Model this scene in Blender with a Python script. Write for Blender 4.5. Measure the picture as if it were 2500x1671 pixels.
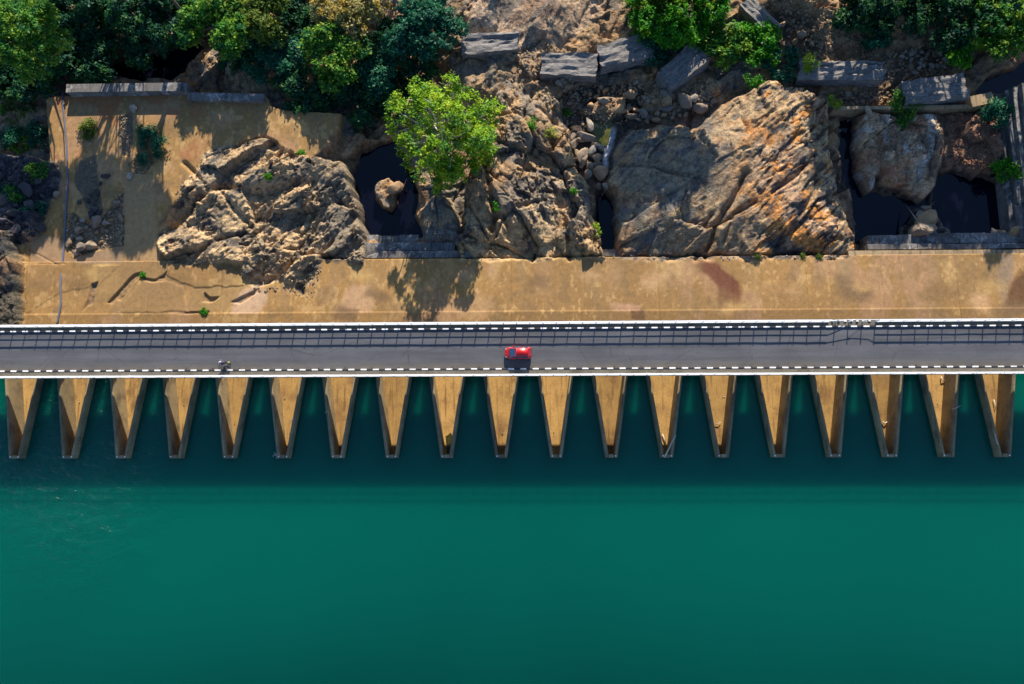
import bpy, bmesh, math, random
import numpy as np
from mathutils import Matrix, Vector
random.seed(11); rng = np.random.default_rng(11)
for o in list(bpy.data.objects): bpy.data.objects.remove(o)
SC = bpy.context.scene; COL = SC.collection

# ------------------------------------------------------------------ camera, sky, sun, exposure
FPX, CAMH = 1750.0, 105.0                       # focal length in photo pixels (2500 wide), drone height over the road
RM = (Matrix.Rotation(math.radians(-0.3334), 3, 'Z') @ Matrix.Rotation(math.radians(7.8709), 3, 'X')
      @ Matrix.Rotation(math.radians(1.4939), 3, 'Y'))
cd = bpy.data.cameras.new('camera'); cam = bpy.data.objects.new('camera', cd); COL.objects.link(cam)
cd.sensor_fit = 'HORIZONTAL'; cd.sensor_width = 36; cd.lens = 36*FPX/2500; cd.clip_end = 2000
cam.matrix_world = Matrix.Translation((0, 0, CAMH)) @ RM.to_4x4(); SC.camera = cam

SUN = Vector((0.14, 1.0, 0.432)).normalized()   # towards the sun (low, from downstream)
W = bpy.data.worlds.new('World'); SC.world = W; W.use_nodes = True
nt = W.node_tree; nt.nodes.clear()
sky = nt.nodes.new('ShaderNodeTexSky'); sky.sky_type = 'NISHITA'; sky.sun_disc = False
sky.ozone_density = 5.0; sky.dust_density = .4; sky.sun_elevation = math.asin(SUN.z); sky.sun_rotation = math.atan2(SUN.x, SUN.y)
bg = nt.nodes.new('ShaderNodeBackground'); bg.inputs[1].default_value = 0.102
wo = nt.nodes.new('ShaderNodeOutputWorld'); nt.links.new(sky.outputs[0], bg.inputs[0]); nt.links.new(bg.outputs[0], wo.inputs[0])
sl = bpy.data.lights.new('sun', 'SUN'); sl.energy = 4.9; sl.angle = math.radians(0.53); sl.color = (1.0, 0.89, 0.74)
so = bpy.data.objects.new('sun', sl); COL.objects.link(so); so.rotation_euler = SUN.to_track_quat('Z', 'Y').to_euler()
so.location = SUN*120
vs = SC.view_settings; vs.view_transform = 'Standard'; vs.look = 'None'; vs.exposure = 1.02; vs.gamma = 1; vs.use_curve_mapping = False

# ------------------------------------------------------------------ helpers
def at(px, py, z):
    d = RM @ Vector(((px-1250)/FPX, (835.5-py)/FPX, -1.0))
    t = (z-CAMH)/d.z
    return Vector((d.x*t, d.y*t, z))
def tag(o, label=None, cat=None, group=None, kind=None):
    if label: o['label'] = label
    if cat: o['category'] = cat
    if group: o['group'] = group
    if kind: o['kind'] = kind
    return o
def link(name, me, mat=None, parent=None):
    o = bpy.data.objects.new(name, me); COL.objects.link(o)
    if mat is not None and not me.materials: me.materials.append(mat)
    if parent is not None: o.parent = parent
    return o
def empty(name, loc=(0, 0, 0), rz=0):
    o = bpy.data.objects.new(name, None); COL.objects.link(o); o.location = loc; o.rotation_euler = (0, 0, rz)
    o.empty_display_size = .3; return o
def mesh_np(name, V, Fq, col=None, smooth=True):
    """V (n,3); Fq (m,k) faces all with k corners"""
    V = np.ascontiguousarray(V, dtype=np.float32); Fq = np.ascontiguousarray(Fq, dtype=np.int32)
    me = bpy.data.meshes.new(name); n, k = len(V), Fq.shape[1]
    me.vertices.add(n); me.vertices.foreach_set('co', V.ravel())
    me.loops.add(Fq.size); me.loops.foreach_set('vertex_index', Fq.ravel())
    me.polygons.add(len(Fq)); me.polygons.foreach_set('loop_start', np.arange(0, Fq.size, k, dtype=np.int32))
    me.polygons.foreach_set('loop_total', np.full(len(Fq), k, dtype=np.int32))
    me.polygons.foreach_set('use_smooth', np.full(len(Fq), smooth, dtype=bool))
    if col is not None:
        a = me.color_attributes.new('Col', 'FLOAT_COLOR', 'POINT')
        c = np.ones((n, 4), np.float32); c[:, :3] = col; a.data.foreach_set('color', c.ravel())
    me.update(calc_edges=True); me.validate(); return me
def bm_mesh(name, bm, smooth=False):
    me = bpy.data.meshes.new(name); bm.normal_update(); bm.to_mesh(me); bm.free()
    if smooth:
        for p in me.polygons: p.use_smooth = True
    return me
def add_box(bm, x0, x1, y0, y1, z0, z1):
    v = [bm.verts.new(p) for p in ((x0,y0,z0),(x1,y0,z0),(x1,y1,z0),(x0,y1,z0),(x0,y0,z1),(x1,y0,z1),(x1,y1,z1),(x0,y1,z1))]
    for f in ((3,2,1,0),(4,5,6,7),(0,1,5,4),(1,2,6,5),(2,3,7,6),(3,0,4,7)): bm.faces.new([v[i] for i in f])
def add_prism(bm, poly, z0, z1):
    a = sum(poly[i][0]*poly[(i+1) % len(poly)][1]-poly[(i+1) % len(poly)][0]*poly[i][1] for i in range(len(poly)))
    if a < 0: poly = poly[::-1]
    lo = [bm.verts.new((p[0], p[1], z0)) for p in poly]; hi = [bm.verts.new((p[0], p[1], z1)) for p in poly]
    bm.faces.new(lo[::-1]); bm.faces.new(hi); n = len(poly)
    for i in range(n): bm.faces.new((lo[i], lo[(i+1) % n], hi[(i+1) % n], hi[i]))
def add_tube(bm, pts, rads, k=6, caps=True):
    pts = [Vector(p) for p in pts]; rings = []
    for i, p in enumerate(pts):
        d = (pts[min(i+1, len(pts)-1)]-pts[max(i-1, 0)]).normalized()
        u = d.cross(Vector((0, 0, 1)) if abs(d.z) < .9 else Vector((1, 0, 0))).normalized(); v = d.cross(u)
        r = rads[i] if hasattr(rads, '__len__') else rads
        rings.append([bm.verts.new(p+(u*math.cos(a)+v*math.sin(a))*r) for a in [2*math.pi*j/k for j in range(k)]])
    for a, b in zip(rings, rings[1:]):
        for j in range(k): bm.faces.new((a[j], a[(j+1) % k], b[(j+1) % k], b[j]))
    if caps: bm.faces.new(rings[0][::-1]); bm.faces.new(rings[-1])
def bevel(bm, w, seg=1):
    bmesh.ops.bevel(bm, geom=list(bm.edges), offset=w, segments=seg, affect='EDGES', profile=.5)
def box_mesh(name, x0, x1, y0, y1, z0, z1, bv=0, seg=1, smooth=False):
    bm = bmesh.new(); add_box(bm, x0, x1, y0, y1, z0, z1)
    if bv: bevel(bm, bv, seg)
    return bm_mesh(name, bm, smooth)

# ------------------------------------------------------------------ numpy noise
def h2(i, j, s):
    n = (i.astype(np.int64)*374761393+j.astype(np.int64)*668265263+s*974634777) & 0xffffffff
    n = ((n ^ (n >> 13))*1274126177) & 0xffffffff
    return ((n ^ (n >> 16)) & 0xffffff)/float(0xffffff)
def vnoise(x, y, s):
    i = np.floor(x); j = np.floor(y); u = x-i; v = y-j
    u = u*u*u*(u*(u*6-15)+10); v = v*v*v*(v*(v*6-15)+10)
    a = h2(i, j, s); b = h2(i+1, j, s); c = h2(i, j+1, s); d = h2(i+1, j+1, s)
    return (a*(1-u)+b*u)*(1-v)+(c*(1-u)+d*u)*v-.5
def fbm(x, y, s, o=4, g=.5):
    r = 0; a = 1.0
    for k in range(o):
        r = r+a*vnoise(x*2**k+k*7.3, y*2**k-k*3.1, s+k*17); a *= g
    return r
def worley(x, y, s):
    i0 = np.floor(x); j0 = np.floor(y); f1 = np.full(x.shape, 9.0); f2 = f1.copy()
    bx = np.zeros_like(x); by = np.zeros_like(x); bi = np.zeros_like(x); bj = np.zeros_like(x)
    for dj in (-1, 0, 1):
        for di in (-1, 0, 1):
            i = i0+di; j = j0+dj
            dx = x-(i+h2(i, j, s)); dy = y-(j+h2(i, j, s+1)); d = np.hypot(dx, dy)
            m = d < f1
            f2 = np.where(m, f1, np.minimum(f2, d)); f1 = np.where(m, d, f1)
            bx = np.where(m, dx, bx); by = np.where(m, dy, by); bi = np.where(m, i, bi); bj = np.where(m, j, bj)
    return f1, f2, bx, by, bi, bj
def facet(x, y, scale, s, ang=0, st=1.0, slope=.7):
    c, sn = math.cos(ang), math.sin(ang)
    u = (x*c+y*sn)/(scale*st); v = (-x*sn+y*c)/scale
    u = u+.22*fbm(u*1.3, v*1.3, s+5, 2); v = v+.22*fbm(u*1.3+9, v*1.3, s+6, 2)
    f1, f2, bx, by, bi, bj = worley(u, v, s)
    h = (h2(bi, bj, s+2)-.5)+slope*(bx*(h2(bi, bj, s+3)-.5)+by*(h2(bi, bj, s+4)-.5))*2
    return h*scale*.5, np.exp(-((f2-f1)/.07)**2)*scale*.25
def sst(a, b, x):
    t = np.clip((x-a)/(b-a), 0, 1); return t*t*(3-2*t)
def lerp(a, b, t):
    return a+(b-a)*t

# ------------------------------------------------------------------ materials
def new_mat(name):
    m = bpy.data.materials.new(name); m.use_nodes = True; n = m.node_tree; n.nodes.clear()
    out = n.nodes.new('ShaderNodeOutputMaterial'); b = n.nodes.new('ShaderNodeBsdfPrincipled')
    n.links.new(b.outputs[0], out.inputs[0]); return m, n, b, out
def N(n, typ, **kw):
    x = n.nodes.new(typ)
    for k, v in kw.items(): setattr(x, k, v)
    return x
def noise(n, vec, scale, det=5, rough=.55, dist=0):
    x = N(n, 'ShaderNodeTexNoise'); x.inputs['Scale'].default_value = scale; x.inputs['Detail'].default_value = det
    x.inputs['Roughness'].default_value = rough; x.inputs['Distortion'].default_value = dist
    n.links.new(vec, x.inputs['Vector']); return x.outputs['Fac']
def ramp(n, fac, stops):
    r = N(n, 'ShaderNodeValToRGB'); e = r.color_ramp.elements
    while len(e) > 1: e.remove(e[-1])
    e[0].position = stops[0][0]; e[0].color = (*stops[0][1], 1)
    for p, c in stops[1:]:
        q = e.new(p); q.color = (*c, 1)
    n.links.new(fac, r.inputs[0]); return r.outputs[0]
def g3(v): return (v, v, v)
def mix(n, a, b, fac, typ='MIX'):
    m = N(n, 'ShaderNodeMix', data_type='RGBA', blend_type=typ)
    if isinstance(fac, (int, float)): m.inputs[0].default_value = fac
    else: n.links.new(fac, m.inputs[0])
    for k, v in ((6, a), (7, b)):
        if isinstance(v, tuple): m.inputs[k].default_value = (*v, 1)
        else: n.links.new(v, m.inputs[k])
    return m.outputs[2]
def bump(n, b, h, strength, dist):
    x = N(n, 'ShaderNodeBump'); x.inputs['Strength'].default_value = strength; x.inputs['Distance'].default_value = dist
    n.links.new(h, x.inputs['Height']); n.links.new(x.outputs[0], b.inputs['Normal'])
def coords(n, scale=None, obj=False, rand=False):
    t = N(n, 'ShaderNodeTexCoord').outputs['Object'] if obj else N(n, 'ShaderNodeNewGeometry').outputs['Position']
    if scale or rand:
        mp = N(n, 'ShaderNodeMapping'); n.links.new(t, mp.inputs[0])
        if scale: mp.inputs['Scale'].default_value = scale
        if rand:
            oi = N(n, 'ShaderNodeObjectInfo'); mu = N(n, 'ShaderNodeMath', operation='MULTIPLY'); mu.inputs[1].default_value = 97
            n.links.new(oi.outputs['Random'], mu.inputs[0]); n.links.new(mu.outputs[0], mp.inputs['Location'])
        t = mp.outputs[0]
    return t
def plain(name, col, rough=.6, metal=0, spec=.4, var=0, vs_=3.0):
    m, n, b, o = new_mat(name); b.inputs['Roughness'].default_value = rough; b.inputs['Metallic'].default_value = metal
    b.inputs['Specular IOR Level'].default_value = spec
    if var:
        f = noise(n, coords(n, obj=True), vs_, 4)
        n.links.new(ramp(n, f, [(.3, tuple(c*(1-var) for c in col)), (.7, tuple(min(1, c*(1+var)) for c in col))]), b.inputs['Base Color'])
    else: b.inputs['Base Color'].default_value = (*col, 1)
    return m
M = {}
def attr_mat(name, fine, amount, bstr, bdist, bscale, rough=.9):
    m, n, b, o = new_mat(name); a = N(n, 'ShaderNodeVertexColor'); a.layer_name = 'Col'; p = coords(n)
    f1 = noise(n, p, fine, 6, .65); f2 = noise(n, p, fine*4.3, 4, .6)
    c = mix(n, a.outputs[0], ramp(n, f1, [(.25, g3(.5-amount*.5)), (.5, g3(.5)), (.78, g3(.5+amount*.42))]), 1.0, 'OVERLAY')
    c = mix(n, c, ramp(n, f2, [(.3, g3(.5-amount*.3)), (.7, g3(.5+amount*.3))]), 1.0, 'OVERLAY')
    n.links.new(c, b.inputs['Base Color']); b.inputs['Roughness'].default_value = rough; b.inputs['Specular IOR Level'].default_value = .2
    h = noise(n, p, bscale, 7, .68); bump(n, b, h, bstr, bdist); return m
M['rock'] = attr_mat('weathered_rock', 1.1, .75, .9, .30, 1.7)
M['concrete_floor'] = attr_mat('tan_stained_concrete', 1.6, .26, .25, .05, 3.0)
# weir concrete
def conc(name, base, stain, rand=True, streak=True, spots=False):
    m, n, b, o = new_mat(name); p = coords(n, rand=rand)
    f = noise(n, p, .35, 6, .6); c = ramp(n, f, [(.28, stain), (.5, base), (.75, tuple(min(1, x*1.22) for x in base))])
    if rand:
        oi = N(n, 'ShaderNodeObjectInfo'); dk = ramp(n, oi.outputs['Random'], [(0, g3(.36)), (.25, g3(.52)), (.5, g3(.44)), (.75, g3(.58)), (1, g3(.47))]); c = mix(n, c, dk, 1.0, 'OVERLAY')
        wet = noise(n, coords(n, (.8, .25, .5), rand=True), .8, 5, .6); c = mix(n, c, tuple(x*.5 for x in stain), ramp(n, wet, [(.58, g3(0)), (.7, g3(.6))]))
    g = noise(n, p, 4.0, 6, .7); c = mix(n, c, ramp(n, g, [(.3, g3(.36)), (.55, g3(.5)), (.8, g3(.62))]), 1.0, 'OVERLAY')
    if streak:
        q = coords(n, (2.2, .16, .5), rand=rand); s = noise(n, q, 1.0, 5, .6)
        c = mix(n, c, tuple(x*.55 for x in stain), ramp(n, s, [(.52, g3(0)), (.68, g3(.75))]))
    if spots:
        k1 = noise(n, p, .9, 7, .72, .8); k2 = noise(n, p, .22, 3)
        am = N(n, 'ShaderNodeMath', operation='MULTIPLY'); n.links.new(ramp(n, k1, [(.5, g3(0)), (.6, g3(1))]), am.inputs[0]); n.links.new(ramp(n, k2, [(.42, g3(0)), (.58, g3(.85))]), am.inputs[1])
        c = mix(n, c, (.42, .40, .38), am.outputs[0])
    n.links.new(c, b.inputs['Base Color']); b.inputs['Roughness'].default_value = .88; b.inputs['Specular IOR Level'].default_value = .2
    bump(n, b, noise(n, p, 9, 5, .6), .3, .03); return m
M['weir_wall'] = conc('algae_stained_concrete', (.285, .222, .125), (.17, .14, .09))
M['weir_floor'] = conc('ochre_chute_concrete', (.40, .245, .085), (.23, .125, .055))
M['grey_conc'] = conc('grey_lichen_concrete', (.155, .148, .14), (.06, .058, .06), spots=True)
M['tan_conc'] = conc('tan_ledge_concrete', (.36, .26, .15), (.2, .15, .09))
M['deck'] = conc('grey_brown_deck_concrete', (.17, .15, .12), (.10, .085, .065))
M['walk'] = conc('dusty_walkway_concrete', (.15, .135, .105), (.085, .075, .055), rand=False, streak=False)
M['block'] = None
def block_mat():
    m, n, b, o = new_mat('weathered_grey_block'); p = coords(n, (.5, 1.5, 1.2), obj=True)
    f = noise(n, p, 1.3, 8, .72, 1.2); c = ramp(n, f, [(.3, (.026, .026, .03)), (.44, (.125, .12, .118)), (.6, (.23, .215, .20)), (.8, (.36, .31, .25))])
    n.links.new(c, b.inputs['Base Color']); b.inputs['Roughness'].default_value = .9
    bump(n, b, f, .8, .25); return m
M['block'] = block_mat()
def asphalt():
    m, n, b, o = new_mat('worn_asphalt'); p = coords(n); q = coords(n, (.05, .9, 1))
    f = noise(n, p, .25, 5); s = noise(n, q, 1.0, 5, .6); g = noise(n, p, 6, 4, .7)
    c = ramp(n, f, [(.3, (.080, .083, .093)), (.7, (.102, .104, .114))])
    c = mix(n, c, ramp(n, s, [(.3, g3(.37)), (.7, g3(.60))]), 1.0, 'OVERLAY')
    c = mix(n, c, ramp(n, g, [(.3, g3(.42)), (.7, g3(.58))]), 1.0, 'OVERLAY')
    c = mix(n, c, (.045, .046, .052), ramp(n, noise(n, coords(n, (.35, 1.1, 1)), .9, 6, .65, .6), [(.62, g3(0)), (.72, g3(.65))]))
    c = mix(n, c, (.14, .135, .125), ramp(n, noise(n, coords(n, (.10, .5, 1)), 1.3, 6, .7), [(.6, g3(0)), (.74, g3(.5))]))
    vc = N(n, 'ShaderNodeTexVoronoi', feature='DISTANCE_TO_EDGE'); vc.inputs['Scale'].default_value = .16; n.links.new(coords(n, (1, 1.6, 1)), vc.inputs['Vector'])
    c = mix(n, c, (.035, .036, .04), ramp(n, vc.outputs['Distance'], [(.0, g3(.55)), (.008, g3(0))]))
    # dust gathers along the kerbs
    sx = N(n, 'ShaderNodeSeparateXYZ'); n.links.new(p, sx.inputs[0])
    mr = N(n, 'ShaderNodeMapRange'); mr.inputs[1].default_value = 11.9; mr.inputs[2].default_value = 10.6
    n.links.new(sx.outputs[1], mr.inputs[0])
    mu = N(n, 'ShaderNodeMath', operation='MULTIPLY'); n.links.new(mr.outputs[0], mu.inputs[0]); n.links.new(ramp(n, noise(n, p, .6, 5), [(.3, g3(.2)), (.7, g3(.8))]), mu.inputs[1])
    c = mix(n, c, (.15, .125, .085), mu.outputs[0])
    n.links.new(c, b.inputs['Base Color']); b.inputs['Roughness'].default_value = .85; b.inputs['Specular IOR Level'].default_value = .25
    bump(n, b, g, .3, .02); return m
M['asphalt'] = asphalt()
M['white'] = plain('white_road_paint', (.80, .80, .80), .5, var=.07, vs_=1.2)
M['kerb_white'] = None
M['kerb_black'] = plain('black_kerb_paint', (.035, .035, .045), .6, var=.3, vs_=3)
def water_mat():
    m, n, b, o = new_mat('turbid_teal_water'); p = coords(n)
    f = noise(n, p, .012, 3, .5)
    b.inputs['Roughness'].default_value = .10; b.inputs['IOR'].default_value = 1.33
    # vignette-like fall-off painted into the colour: bright near the weir, darker further out
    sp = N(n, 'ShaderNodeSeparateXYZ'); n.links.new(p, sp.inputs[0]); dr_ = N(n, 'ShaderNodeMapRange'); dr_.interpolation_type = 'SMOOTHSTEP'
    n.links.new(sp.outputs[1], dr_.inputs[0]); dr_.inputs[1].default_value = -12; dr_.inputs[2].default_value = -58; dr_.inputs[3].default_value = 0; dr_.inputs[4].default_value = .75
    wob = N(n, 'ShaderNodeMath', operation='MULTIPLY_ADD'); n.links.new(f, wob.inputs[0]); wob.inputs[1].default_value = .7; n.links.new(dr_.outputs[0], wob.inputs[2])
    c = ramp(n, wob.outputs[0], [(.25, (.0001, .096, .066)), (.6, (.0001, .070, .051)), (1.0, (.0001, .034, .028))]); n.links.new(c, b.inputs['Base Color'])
    b.inputs['Subsurface Weight'].default_value = 1.0; b.inputs['Subsurface Radius'].default_value = (.25, 1.0, 1.0); b.subsurface_method = 'BURLEY'; b.inputs['Subsurface Scale'].default_value = 6.5; b.inputs['Specular IOR Level'].default_value = .5
    # wind ripples: one ruffled patch near the left bank, almost calm elsewhere
    w = noise(n, coords(n, (.5, 1.0, 1)), .85, 4, .55, 1.0); w2 = noise(n, p, .5, 3, .5)
    gx = N(n, 'ShaderNodeVectorMath', operation='DISTANCE'); mp = N(n, 'ShaderNodeMapping'); mp.inputs['Scale'].default_value = (1, .85, 0)
    n.links.new(p, mp.inputs[0]); n.links.new(mp.outputs[0], gx.inputs[0]); c0 = at(190, 1120, -6.7); gx.inputs[1].default_value = (c0.x, c0.y*.85, 0)
    mr = N(n, 'ShaderNodeMapRange'); mr.interpolation_type = 'SMOOTHSTEP'; mr.inputs[1].default_value = 22; mr.inputs[2].default_value = 6; mr.inputs[3].default_value = .012; mr.inputs[4].default_value = 1
    n.links.new(gx.outputs['Value'], mr.inputs[0])
    ad = N(n, 'ShaderNodeMath', operation='ADD'); n.links.new(w, ad.inputs[0]); n.links.new(w2, ad.inputs[1])
    mu = N(n, 'ShaderNodeMath', operation='MULTIPLY'); n.links.new(ad.outputs[0], mu.inputs[0]); n.links.new(mr.outputs[0], mu.inputs[1])
    bump(n, b, mu.outputs[0], 1.0, .46)
    ro = N(n, 'ShaderNodeMapRange'); n.links.new(mr.outputs[0], ro.inputs[0]); ro.inputs[3].default_value = .09; ro.inputs[4].default_value = .3; n.links.new(ro.outputs[0], b.inputs['Roughness'])
    return m
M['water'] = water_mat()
def pool_mat():
    m, n, b, o = new_mat('black_pool_water'); b.inputs['Base Color'].default_value = (.003, .0035, .010, 1)
    b.inputs['Roughness'].default_value = .04; b.inputs['IOR'].default_value = 1.33
    bump(n, b, noise(n, coords(n), 1.2, 3), .15, .02); return m
M['pool'] = pool_mat()
def leaf_mat(name):
    m, n, b, o = new_mat(name); a = N(n, 'ShaderNodeVertexColor'); a.layer_name = 'Col'
    n.nodes.remove(b); d = N(n, 'ShaderNodeBsdfDiffuse'); t = N(n, 'ShaderNodeBsdfTranslucent'); g = N(n, 'ShaderNodeBsdfGlossy'); g.inputs['Roughness'].default_value = .5
    n.links.new(a.outputs[0], d.inputs[0])
    hs = N(n, 'ShaderNodeHueSaturation'); hs.inputs['Hue'].default_value = .485; hs.inputs['Value'].default_value = 1.25; n.links.new(a.outputs[0], hs.inputs['Color'])
    n.links.new(hs.outputs[0], t.inputs[0])
    m1 = N(n, 'ShaderNodeMixShader'); m1.inputs[0].default_value = .38; n.links.new(d.outputs[0], m1.inputs[1]); n.links.new(t.outputs[0], m1.inputs[2])
    m2 = N(n, 'ShaderNodeMixShader'); m2.inputs[0].default_value = .012; n.links.new(m1.outputs[0], m2.inputs[1]); n.links.new(g.outputs[0], m2.inputs[2])
    n.links.new(m2.outputs[0], o.inputs[0]); return m
M['leaf'] = leaf_mat('green_leaves')
M['bark'] = plain('grey_brown_bark', (.16, .12, .085), .9, var=.35, vs_=4)
M['drift'] = plain('bleached_driftwood', (.50, .45, .38), .8, var=.15, vs_=3)
M['twig'] = plain('dry_twig', (.22, .15, .09), .9, var=.25)
def stone_mat(name, cols):
    m, n, b, o = new_mat(name); oi = N(n, 'ShaderNodeObjectInfo'); k = len(cols)
    c = ramp(n, oi.outputs['Random'], [(i/(k-1), q) for i, q in enumerate(cols)])
    f = noise(n, coords(n, obj=True, rand=True), 2.4, 6, .65)
    c = mix(n, c, ramp(n, f, [(.3, g3(.3)), (.5, g3(.5)), (.75, g3(.68))]), 1.0, 'OVERLAY')
    n.links.new(c, b.inputs['Base Color']); b.inputs['Roughness'].default_value = .9; b.inputs['Specular IOR Level'].default_value = .2
    bump(n, b, f, .5, .08); return m
M['stone'] = stone_mat('river_stone', [(.28, .18, .10), (.18, .15, .12), (.34, .24, .14), (.15, .145, .14), (.36, .22, .11), (.23, .17, .11), (.27, .24, .20)])
M['dark_stone'] = stone_mat('dark_wet_stone', [(.05, .045, .055), (.08, .07, .075), (.035, .033, .042), (.10, .085, .075)])
M['pale_stone'] = stone_mat('pale_gravel', [(.3, .24, .17), (.2, .15, .10), (.36, .32, .27), (.15, .12, .09)])
M['kerb_white'] = stone_mat('worn_white_kerb_paint', [(.86, .86, .85), (.82, .82, .80), (.88, .88, .88), (.70, .69, .66), (.84, .84, .84), (.60, .58, .54), (.85, .85, .85)])
M['red_stone'] = stone_mat('reddish_gravel', [(.2, .10, .06), (.14, .075, .05), (.27, .19, .14), (.17, .11, .07)])
M['pipe'] = plain('blue_grey_hose', (.10, .12, .18), .45)

# ------------------------------------------------------------------ terrain (one height function, cut into its pieces)
dx = .15
def axis(a, b, lo, hi):
    v = list(np.arange(a, b+.01, dx)); s = dx; l = []; x = a
    while x > lo: s = min(s*1.35, 30); x -= s; l.append(x)
    r = []; s = dx; x = v[-1]
    while x < hi: s = min(s*1.35, 30); x += s; r.append(x)
    return np.array(l[::-1]+v+r)
XS = axis(-97, 97, -330, 330); YS = axis(15.0, 81, 15.0, 330)
X, Y = np.meshgrid(XS, YS); NY, NX = X.shape
H = -12.6+.9*fbm(X/15, Y/15, 3, 3)+.5*fbm(X/4, Y/4, 9, 4)
REG = np.zeros(X.shape, np.int16)
WXn = 1.5*fbm(X/5, Y/5, 41, 4); WYn = 1.5*fbm(X/5, Y/5, 57, 4)
WXs = .35*fbm(X/1.6, Y/1.6, 61, 3); WYs = .35*fbm(X/1.6, Y/1.6, 67, 3)
def P(pts, z): return [tuple(at(a, b, z)[:2]) for a, b in pts]
def win(poly, mg):
    xs = [p[0] for p in poly]; ys = [p[1] for p in poly]
    i0, i1 = np.searchsorted(XS, [min(xs)-mg, max(xs)+mg]); j0, j1 = np.searchsorted(YS, [min(ys)-mg, max(ys)+mg])
    return (slice(j0, j1), slice(i0, i1))
def sdist(poly, x, y, closed=True):
    d = np.full(x.shape, 1e9); ins = np.zeros(x.shape, bool); n = len(poly)
    for k in range(n if closed else n-1):
        ax, ay = poly[k]; bx, by = poly[(k+1) % n]; ex, ey = bx-ax, by-ay
        t = np.clip(((x-ax)*ex+(y-ay)*ey)/(ex*ex+ey*ey+1e-12), 0, 1)
        d = np.minimum(d, (x-ax-t*ex)**2+(y-ay-t*ey)**2)
        if closed:
            c = ((ay > y) != (by > y)); xi = ax+(y-ay)*ex/(ey if abs(ey) > 1e-9 else 1e-9); ins ^= c & (x < xi)
    d = np.sqrt(d); return np.where(ins, d, -d) if closed else d
def sd(pts, z, mg=5, warp=0):
    poly = P(pts, z); w = win(poly, mg); x = X[w]; y = Y[w]
    if warp: x = x+WXn[w]*warp+WXs[w]; y = y+WYn[w]*warp+WYs[w]
    return w, sdist(poly, x, y)
# colour fields
t1 = fbm(X/7, Y/7, 101, 4); t2 = fbm(X/2.6, Y/2.6, 111, 4); t3 = fbm(X/.9, Y/.9, 121, 3)
ca, sa = math.cos(.75), math.sin(.75); U = X*ca+Y*sa; V = -X*sa+Y*ca
ts = fbm(U/6, V/1.1, 131, 4); ts2 = fbm(U/3, V/.45, 133, 4)
def blend(*layers):
    c = None
    for col, w in layers:
        col = np.array(col, dtype=np.float64)
        c = np.broadcast_to(col, X.shape+(3,)).copy() if c is None else c+(col-c)*np.clip(w, 0, 1)[..., None]
    return c
TAN, BRN, GRY, DRK = (.40, .275, .15), (.235, .15, .083), (.155, .140, .118), (.045, .044, .046)
ORG, PNK, SAND = (.42, .19, .06), (.36, .23, .16), (.315, .182, .066)
ROCKC = blend((TAN, 0), (BRN, sst(-.15, .35, t1)), (GRY, sst(.0, .30, t2)*.85), (PNK, sst(.15, .45, -t1)*.4), (DRK, sst(.20, .42, t3+.5*ts)*.75))
BEDC = blend((BRN, 0), (TAN, sst(-.1, .3, t2)*.7), (GRY, sst(.0, .35, t1+.4*t3)*.8), (DRK, sst(.3, .5, t3)*.6), (ORG, sst(.28, .5, t2-.3*t1)*.45))
tv = fbm(X/1.6, Y/9, 141, 4); tw = fbm(X/22, Y/10, 143, 3); tp = fbm(X/.5, Y/.9, 145, 4)
CONC = blend((SAND, 0), ((.255, .152, .062), sst(-.05, .35, tw+.25*t1)*.75), ((.25, .16, .075), sst(.05, .4, tv)*.55), ((.43, .275, .115), sst(.16, .42, tp+.5*t2-.3*tw)*.8), ((.36, .215, .125), sst(.12, .4, -t1+.3*tv)*.5), ((.19, .125, .06), sst(.28, .5, -t2+.4*tp)*.5))
CL = BEDC.copy()
def paint(w, col, m):
    CL[w] = CL[w]+(np.array(col)-CL[w])*np.clip(m, 0, 1)[..., None]
# ground levels
def level(pts, z, soft, amt=1.0, warp=1.0, rough=0.0):
    w, d = sd(pts, z, soft+3, warp); m = sst(-soft, soft, d)*amt
    H[w] = lerp(H[w], z+rough*(fbm(X[w]/3, Y[w]/3, 77, 4)), m); return w, d, m
level([(-300, -300), (1120, -300), (1120, 170), (950, 300), (640, 215), (150, 190), (-300, 180)], -14.0, 4, rough=1.2)
level([(1080, -260), (1500, -260), (1490, 60), (1400, 240), (1130, 240), (1060, 120)], -10.6, 3, rough=1.0)
level([(1500, -260), (2700, -260), (2600, 120), (1500, 210)], -11.3, 3, rough=1.0)
level([(1700, -300), (2700, -300), (2700, 30), (1900, 30)], -9.2, 5, rough=1.0)
f5, c5 = facet(X, Y, 4.5, 201, .6, 1.8, .9); f2_, c2_ = facet(X, Y, 1.9, 211, .5, 1.6, .9); f1_, c1_ = facet(X, Y, .85, 221, .7, 1.6, .9)
cm = sst(.0, .3, fbm(X/9, Y/9, 231, 3))
H += .45*f5+.38*f2_+.24*f1_-cm*(.4*c5+.3*c2_)+.14*fbm(X/1.1, Y/1.1, 233, 4)
bed_rough = f1_
def pool_cut(pts, zw, deep=2.5, warp=.5):
    w, d = sd(pts, zw, 4, warp); H[w] = lerp(H[w], zw-deep, sst(-.7, .9, d)); return w, d
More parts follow.
